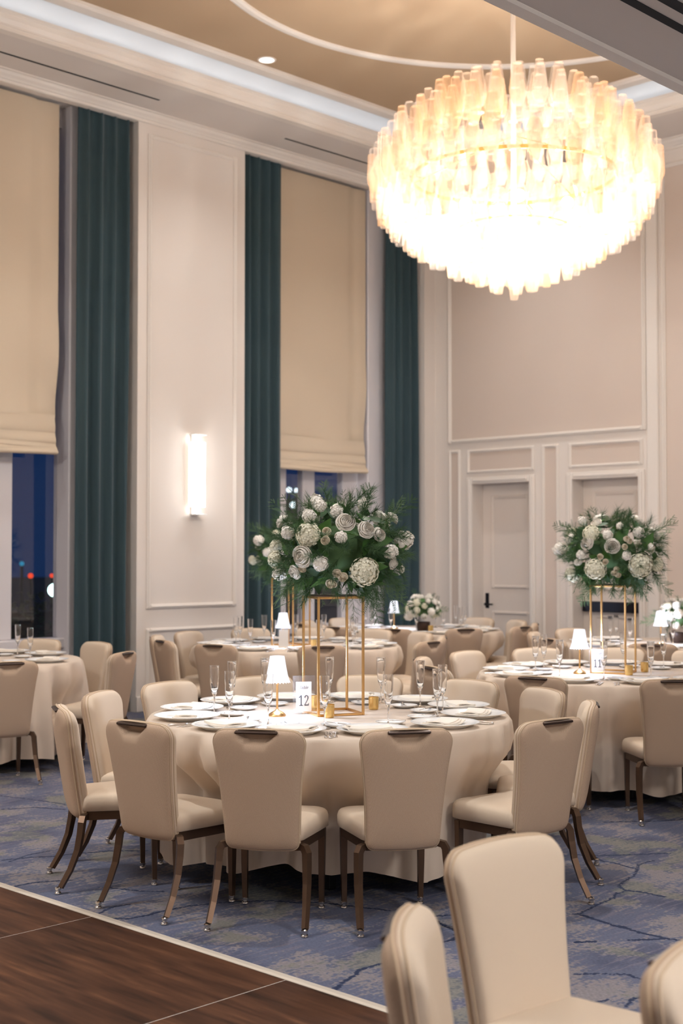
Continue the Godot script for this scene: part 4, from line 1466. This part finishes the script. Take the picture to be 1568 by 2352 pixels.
func build_chandelier(at, label, singly, dim = 1.0):
	var c = thing("chandelier", label, "chandelier", at, 0.0, "glass prism chandeliers")
	var st
	# prism: six-sided, belly and two tapered ends
	var pr_low = [Vector2(0, 0), Vector2(0.033, 0.0), Vector2(0.037, 0.012), Vector2(0.064, 0.20), Vector2(0.062, 0.24), Vector2(0.036, 0.31), Vector2(0, 0.31)]
	var pr_up = []
	for p in pr_low: pr_up.push_front(Vector2(p.x, 0.0 - p.y))
	var ms = []
	for pr in [pr_low, pr_up]:
		st = mb()
		lathe(st, pr, 6, Vector3.ZERO, 2.0)
		st = flat_copy(st)
		ms.append(st)
	var r = RandomNumberGenerator.new()
	r.seed = 9
	var spots = []
	for t in [[3.695, 0.0], [3.75, 0.165], [3.815, 0.33], [3.89, 0.50], [3.98, 0.67], [4.08, 0.83], [4.195, 0.97], [4.33, 1.07], [4.48, 1.125]]:
		var n = max(1, int(TAU * t[1] / 0.152))
		var off = r.randf() * TAU
		for i in n: spots.append([off + TAU * i / n, t[1], t[0] + r.randf_range(-0.02, 0.02), 0])
	for t in [[4.86, 1.14], [5.02, 1.06], [5.17, 0.93], [5.30, 0.77], [5.40, 0.59], [5.475, 0.39], [5.52, 0.19]]:
		var n = max(1, int(TAU * t[1] / 0.165))
		var off = r.randf() * TAU
		for i in n: spots.append([off + TAU * i / n, t[1], t[0] + r.randf_range(-0.02, 0.02), 1])
	var xfs = []
	for s in spots:
		var p = Vector3(s[1] * cos(s[0]), s[2], s[1] * sin(s[0]))
		var b = Basis(Vector3.UP, r.randf() * TAU)
		var tilt = 0.10 * (s[1] / 1.15) * (1.0 if s[3] == 0 else -1.0)
		b = Basis(Vector3(sin(s[0]), 0, -cos(s[0])), -tilt) * b
		xfs.append([p.x * 0.8 - p.z * 0.6 - 0.0, s[3], Transform3D(b, p)])
	# the prisms on the room's near side are built one by one, those behind them as one mass
	for x in xfs: x[0] = x[2].origin.x * 0.80 - x[2].origin.z * 0.60
	xfs.sort_custom(func(a, b): return a[0] < b[0])
	var k = 0
	var rest = [[], []]
	for x in xfs:
		if singly == 0 and k % 3 > 0:
			k += 1
			continue
		if k < singly: inst(ms[x[1]], "glass_prism", M[TINTS[r.randi() % 4]], c, x[2])
		else: rest[x[1]].append(x[2])
		k += 1
	for q in 2:
		var mm = MultiMesh.new()
		mm.transform_format = MultiMesh.TRANSFORM_3D
		mm.mesh = ms[q]
		mm.instance_count = rest[q].size()
		for i in rest[q].size(): mm.set_instance_transform(i, rest[q][i])
		var mi = MultiMeshInstance3D.new()
		mi.name = "far_side_prisms"
		mi.multimesh = mm
		mi.material_override = M.honey_prism_glass
		mi.set_meta("kind", "stuff")
		c.add_child(mi, true)
	# frame rings, spokes, rod and canopy
	for t in [[0.82, 4.66, 0.030], [0.45, 4.24, 0.016]]:
		st = mb()
		lathe(st, [Vector2(t[0] - 0.006, t[1]), Vector2(t[0], t[1]), Vector2(t[0], t[1] + t[2]), Vector2(t[0] - 0.006, t[1] + t[2]), Vector2(t[0] - 0.006, t[1])], 64)
		mk(st, "frame_ring", M.gold, c)
		for i in 3:
			st = mb()
			var a = TAU * i / 3.0
			tube(st, [Vector3(0, t[1] + 0.35, 0), Vector3(t[0] * cos(a), t[1] + 0.02, t[0] * sin(a))], 0.004, 5)
			mk(st, "hanger", M.gold, c)
	st = mb()
	tube(st, [Vector3(0, 4.0, 0), Vector3(0, 6.585, 0)], 0.021, 14)
	mk(st, "rod", M.trim_paint, c)
	st = mb()
	lathe(st, [Vector2(0, 6.545), Vector2(0.06, 6.55), Vector2(0.10, 6.575), Vector2(0.11, 6.60)], 28)
	mk(st, "ceiling_canopy", M.trim_paint, c)
	# bulbs
	var bm
	st = mb()
	var pf = []
	for i in 9: pf.append(Vector2(0.05 * sin(PI * i / 8.0), -0.05 * cos(PI * i / 8.0)))
	lathe(st, pf, 16, Vector3.ZERO, -1.0)
	bm = mesh_of(st)
	for t in [[6, 0.46, 4.40, 3.3], [1, 0.0, 4.18, 2.4]]:
		for i in t[0]:
			var a = TAU * (i + 0.3) / t[0]
			var p = Vector3(t[1] * cos(a), t[2], t[1] * sin(a))
			inst(bm, "bulb", M.bulb_glow, c, Transform3D(Basis(), p))
			lamp_omni(p, t[3] * LIGHT.chandelier * dim, c8(250, 251, 252), 0.05, c)

func flat_copy(st):
	# the same triangles with one normal for each face
	var src = st.commit()
	var a = src.surface_get_arrays(0)
	var o = mb()
	o.set_smooth_group(-1)
	for v in a[Mesh.ARRAY_VERTEX]: o.add_vertex(v)
	return mesh_of(o)

# ------------------------------------------------------------------ laying the tables
const HOURS = ["twelve", "one", "two", "three", "four", "five", "six", "seven", "eight", "nine", "ten", "eleven"]

func clock(deg, at):
	# seats told by a clock face with six o'clock nearest to the camera
	var cam = rad_to_deg(atan2(at.z, -at.x))
	var h = fposmod(6.0 + angle_difference(deg_to_rad(deg), deg_to_rad(cam)) / TAU * 12.0, 12.0)
	var q = int(round(h * 2.0)) % 24
	if q % 2 == 0: return HOURS[q / 2] + " o'clock"
	return "half past " + HOURS[q / 2]

func lay_table(cu, cv, seats, where, sd, level, flutes = null):
	var at = P(cu, 0, cv)
	round_table(at, "round banquet table under the cloth, " + where)
	var ch = []
	for s in seats: ch.append([s[0], s[1]])
	tablecloth(at, sd, ch, "beige floor-length cloth on " + where)
	var r = RandomNumberGenerator.new()
	r.seed = sd * 3 + 1
	var i = 0
	for s in seats:
		var t = s[0]
		var face = s[2] if s.size() > 2 else t + r.randf_range(-3.0, 3.0)
		var top = at + out_dir(t) * s[1]
		var when = clock(t, at)
		var seen = out_dir(face).dot(-top.normalized())
		var look = "back-turned" if seen > 0.6 else ("front-facing" if seen < -0.6 else "side-on")
		put_chair(top - out_dir(face) * 0.29, yaw_out(face), "%s beige upholstered chair at %s of %s" % [look, when, where], "chairs around the tables")
	if level == 0: return
	# covers are laid at even places near the chairs
	for s in seats:
		var t = s[0]
		var when = clock(t, at)
		var d = out_dir(t)
		var g = " on " + where
		var y = TH + 0.0012
		var pos = func(deg, rad, h): return at + out_dir(t + deg) * rad + Vector3(0, h, 0)
		var toward = yaw_out(t)
		place("charger", pos.call(r.randf_range(-0.8, 0.8), 0.762, y), r.randf() * TAU, "white charger plate at %s%s" % [when, g], "charger plates")
		place("napkin", pos.call(r.randf_range(-1.0, 1.0), 0.765, y + 0.001), toward + r.randf_range(-0.25, 0.25), "folded ivory napkin at %s%s" % [when, g], "folded napkins")
		var bp = pos.call(-11.5, 0.515, y)
		place("bread_plate", bp, r.randf() * TAU, "small white bread plate at %s%s" % [when, g], "bread plates")
		if flutes == null: place("flute", pos.call(11.0 + r.randf_range(-2, 2), 0.555 + r.randf_range(-0.02, 0.03), y), 0.0, "champagne flute at %s%s" % [when, g], "champagne flutes")
		if level > 1:
			place("butter_knife", bp + Vector3(0, 0.0165, 0), toward + PI / 2 + r.randf_range(0.3, 0.9), "butter knife at %s%s" % [when, g], "butter knives")
			var lay = toward + PI / 2
			for q in [["knife", 12.9, 0.812, 1, "inner dinner knife", "dinner knives"], ["knife", 14.3, 0.825, 1, "outer dinner knife", "dinner knives"], ["fork", -12.9, 0.808, -1, "inner dinner fork", "dinner forks"], ["fork", -14.3, 0.822, -1, "outer dinner fork", "dinner forks"]]:
				var w = place(q[0], pos.call(q[1], q[2], y), lay + q[3] * 0.235 + r.randf_range(-0.02, 0.02), "%s at %s%s" % [q[4], when, g], q[5])
				w.scale = Vector3(0.86, 0.9, 0.8)
		i += 1
	if flutes != null:
		for f in flutes:
			var fp = Vector2(f[0], f[1]).limit_length(0.61 if cu < 6.0 else 0.55)
			place("flute", at + Vector3(fp.x, TH + 0.0012, -fp.y), 0.0, "champagne flute %s on %s" % [f[2], where], "champagne flutes")

var T1_FLUTES = [[-0.433, 0.430, "leftmost of the left pair"], [-0.604, 0.118, "nearest of the left trio"], [-0.180, 0.580, "farthest of the left trio"], [-0.579, -0.152, "just left of the glowing lamp foot"], [0.418, 0.412, "behind the front flute and gold stand"], [-0.434, -0.400, "at the front between cutlery sets"], [0.577, 0.158, "right rear, left of the pair"], [-0.179, -0.594, "right of the stand beside the gold votive"], [0.570, -0.144, "behind the right front plates"], [0.231, -0.555, "front one of the right-hand pair"], [0.457, -0.401, "rear one of the right-hand pair"], [0.090, 0.611, "behind the lamp shade"]]
var T2_FLUTES = [[-0.385, 0.503, "leftmost"], [-0.095, 0.615, "second from the left"], [-0.621, 0.092, "third from the left"], [-0.650, -0.321, "in front of the number card"], [0.555, 0.263, "behind the gold stand posts"], [-0.317, -0.538, "front right, tall and clear"], [0.592, -0.088, "rear right"]]

var LIGHT = {"chandelier": 0.58, "lamp": 0.38}

func _ready():
	# ---- camera, sky, exposure
	var cam = Camera3D.new()
	cam.name = "camera"
	add_child(cam)
	cam.position = Vector3(0, 1.65, 0)
	cam.rotation = Vector3(deg_to_rad(1.74653), deg_to_rad(-(90.0 - 44.35178)), 0)
	cam.near = 0.05
	cam.far = 200.0
	var lens = CameraAttributesPhysical.new()
	lens.frustum_focal_length = 31.273      # 41.98 degrees upright on a 24 mm high sensor
	lens.exposure_aperture = 2.0
	lens.frustum_focus_distance = 6.3
	cam.attributes = lens
	cam.fov = 41.985
	cam.current = true
	var we = WorldEnvironment.new()
	var env = Environment.new()
	env.background_mode = Environment.BG_COLOR
	env.background_color = c8(14, 40, 82)
	env.tonemap_mode = Environment.TONE_MAPPER_LINEAR
	env.tonemap_exposure = 0.85
	env.sdfgi_enabled = true
	env.ssao_enabled = true
	env.ssil_enabled = true
	we.environment = env
	add_child(we)
	# ---- the room
	setup_materials()
	build_floor()
	build_walls()
	build_ceiling()
	build_chandelier(P(8.59, 0, 6.46), "large tiered chandelier of amber glass prisms hanging from the coffered ceiling", 296)
	# its twins over the parts of the room to the left of and behind the camera, whose light falls on what faces this way
	build_chandelier(P(0.4, -0.32, 6.46), "second prism chandelier, over the dance floor left of the view", 0, 0.9)
	build_chandelier(P(3.0, -0.32, -2.6), "third prism chandelier, behind the camera", 0, 1.15)
	curtain(7.752, 8.40, 11.29, 4, 1, "teal velvet curtain against the wall panel with the lit sconce, at its left")
	curtain(9.93, 10.566, 11.29, 4, 2, "teal velvet curtain behind the flowers, right of the panel with the sconce")
	curtain(12.40, 12.965, 11.29, 4, 3, "teal velvet curtain in the room corner below the chandelier")
	roman_shade(5.45, 7.634, 11.49, 2.62, "tan roman shade at the left edge, with slack creases", 4, 1.0)
	roman_shade(10.1, 12.186, 11.49, 2.62, "tan roman shade between the two curtains behind the flowers", 5, 0.8)
	sconce(P(9.18, 2.49, 11.2), 0.0, "tall lit sconce on the wall panel between the windows")
	sconce(P(13.2, 2.45, 1.4), -PI / 2, "tall lit sconce on the door wall, mirrored in the window glass")
	build_outside()
	# ---- tables
	build_tableware()
	build_flower_meshes()
	var t1 = "the table numbered twelve"
	lay_table(5.048, 5.026, [[151, 1.41], [183, 1.33], [211, 1.31], [240, 1.32], [273, 1.40, 262], [305, 1.38], [335, 1.32], [3, 1.31], [33.5, 1.31], [64, 1.31], [93, 1.31], [122, 1.32]], t1, 3, 2, T1_FLUTES)
	tall_centrepiece(P(5.095, TH + 0.001, 5.045), deg_to_rad(-25.7), P(5.12, 1.665, 5.02), BLOOMS_T1, 21, t1)
	table_lamp(P(4.805, TH + 0.001, 5.171), "glowing pleated lamp on " + t1, LIGHT.lamp)
	table_sign(P(4.965, TH + 0.001, 5.135), deg_to_rad(-44 + 14), "12", "clear acrylic sign reading Table 12, beside the nearest glowing lamp")
	place("votive", P(4.945, TH + 0.001, 4.925), 0.3, "gold votive in front of the flower stand on " + t1, "gold votives")
	place("votive", P(5.371, TH + 0.001, 5.005), 1.3, "gold votive right of the flower stand on " + t1, "gold votives")
	place("votive", P(5.19, TH + 0.001, 5.28), 2.3, "gold votive behind the sign on " + t1, "gold votives")
	var t2 = "the table numbered eleven"
	lay_table(8.186, 5.29, [[193, 1.43], [228, 1.41], [260, 1.35], [155, 1.42], [122, 1.40], [91, 1.35], [61, 1.32], [31, 1.32], [3, 1.32]], t2, 5, 2, T2_FLUTES)
	tall_centrepiece(P(8.225, TH + 0.001, 5.315), deg_to_rad(15.8), P(8.225, 1.655, 5.315), BLOOMS_T2, 22, t2)
	table_lamp(P(7.975, TH + 0.001, 5.433), "glowing pleated lamp on " + t2, LIGHT.lamp)
	table_sign(P(8.09, TH + 0.001, 5.36), deg_to_rad(-56), "11", "clear acrylic sign reading Table 11, by the gold stand at right")
	place("votive", P(8.12, TH + 0.001, 5.12), 0.3, "gold votive in front of the flower stand on " + t2, "gold votives")
	place("votive", P(8.42, TH + 0.001, 5.18), 1.3, "gold votive right of the flower stand on " + t2, "gold votives")
	var t3 = "the middle table by the windows"
	lay_table(8.603, 8.989, [[196, 1.38], [235, 1.40], [280, 1.45], [309, 1.36], [338, 1.32], [8, 1.3], [38, 1.3], [68, 1.3], [103, 1.3], [133, 1.33], [164, 1.34]], t3, 7, 2)
	tall_centrepiece(P(8.563, TH + 0.001, 9.03), deg_to_rad(8), P(8.563, 1.655, 9.03), [], 23, t3)
	table_lamp(P(8.283, TH + 0.001, 8.836), "glowing pleated lamp on " + t3, LIGHT.lamp)
	table_sign(P(8.18, TH + 0.001, 8.72), deg_to_rad(-44), "", "clear acrylic sign on " + t3)
	place("votive", P(8.5, TH + 0.001, 8.66), 0.3, "gold votive on " + t3, "gold votives")
	var t4 = "the left-edge table"
	lay_table(5.519, 9.668, [[301, 1.42], [355, 1.28], [254, 1.45], [27, 1.29]], t4, 9, 1)
	var t5 = "the low-flower table by the doors"
	lay_table(11.196, 9.8, [[211, 1.35], [243, 1.36], [276, 1.38], [305, 1.33], [335, 1.3], [5, 1.3], [85, 1.26], [118, 1.28], [150, 1.3], [181, 1.3]], t5, 11, 1)
	table_lamp(P(11.21, TH + 0.001, 10.13), "glowing pleated lamp on " + t5, LIGHT.lamp)
	low_centrepiece(P(11.135, TH + 0.001, 9.637), 31, "low white flower bowl on " + t5)
	place("votive", P(11.05, TH + 0.001, 9.45), 0.3, "gold votive beside the low flowers on " + t5, "gold votives")
	var t6 = "the right-edge table"
	lay_table(11.15, 6.6, [[205, 1.35], [160, 1.35], [238, 1.32], [115, 1.3], [80, 1.3]], t6, 13, 1)
	table_lamp(P(10.97, TH + 0.001, 6.574), "glowing pleated lamp on " + t6, LIGHT.lamp)
	low_centrepiece(P(11.36, TH + 0.001, 6.62), 33, "low white flower bowl on " + t6)
	# table beside the camera, out of view, whose lamp lights the nearest chairs
	lay_table(2.62, -0.34, [], "the table beside the camera", 15, 0)
	table_lamp(P(2.62, TH + 0.001, 0.0), "glowing pleated lamp on the table beside the camera", LIGHT.lamp * 1.3)
	for c in [[2.850, 1.945, 84.3, "large blurred chair in the foreground, its cushioned front towards us"], [2.271, 1.650, 126.0, "blurred chair in the foreground seen edge-on"], [2.39, 1.08, 99.3, "chair cut by the right edge in the lower foreground"]]:
		put_chair(P(c[0], 0, c[1]), yaw_out(c[2]), "beige upholstered " + c[3], "chairs in the foreground")
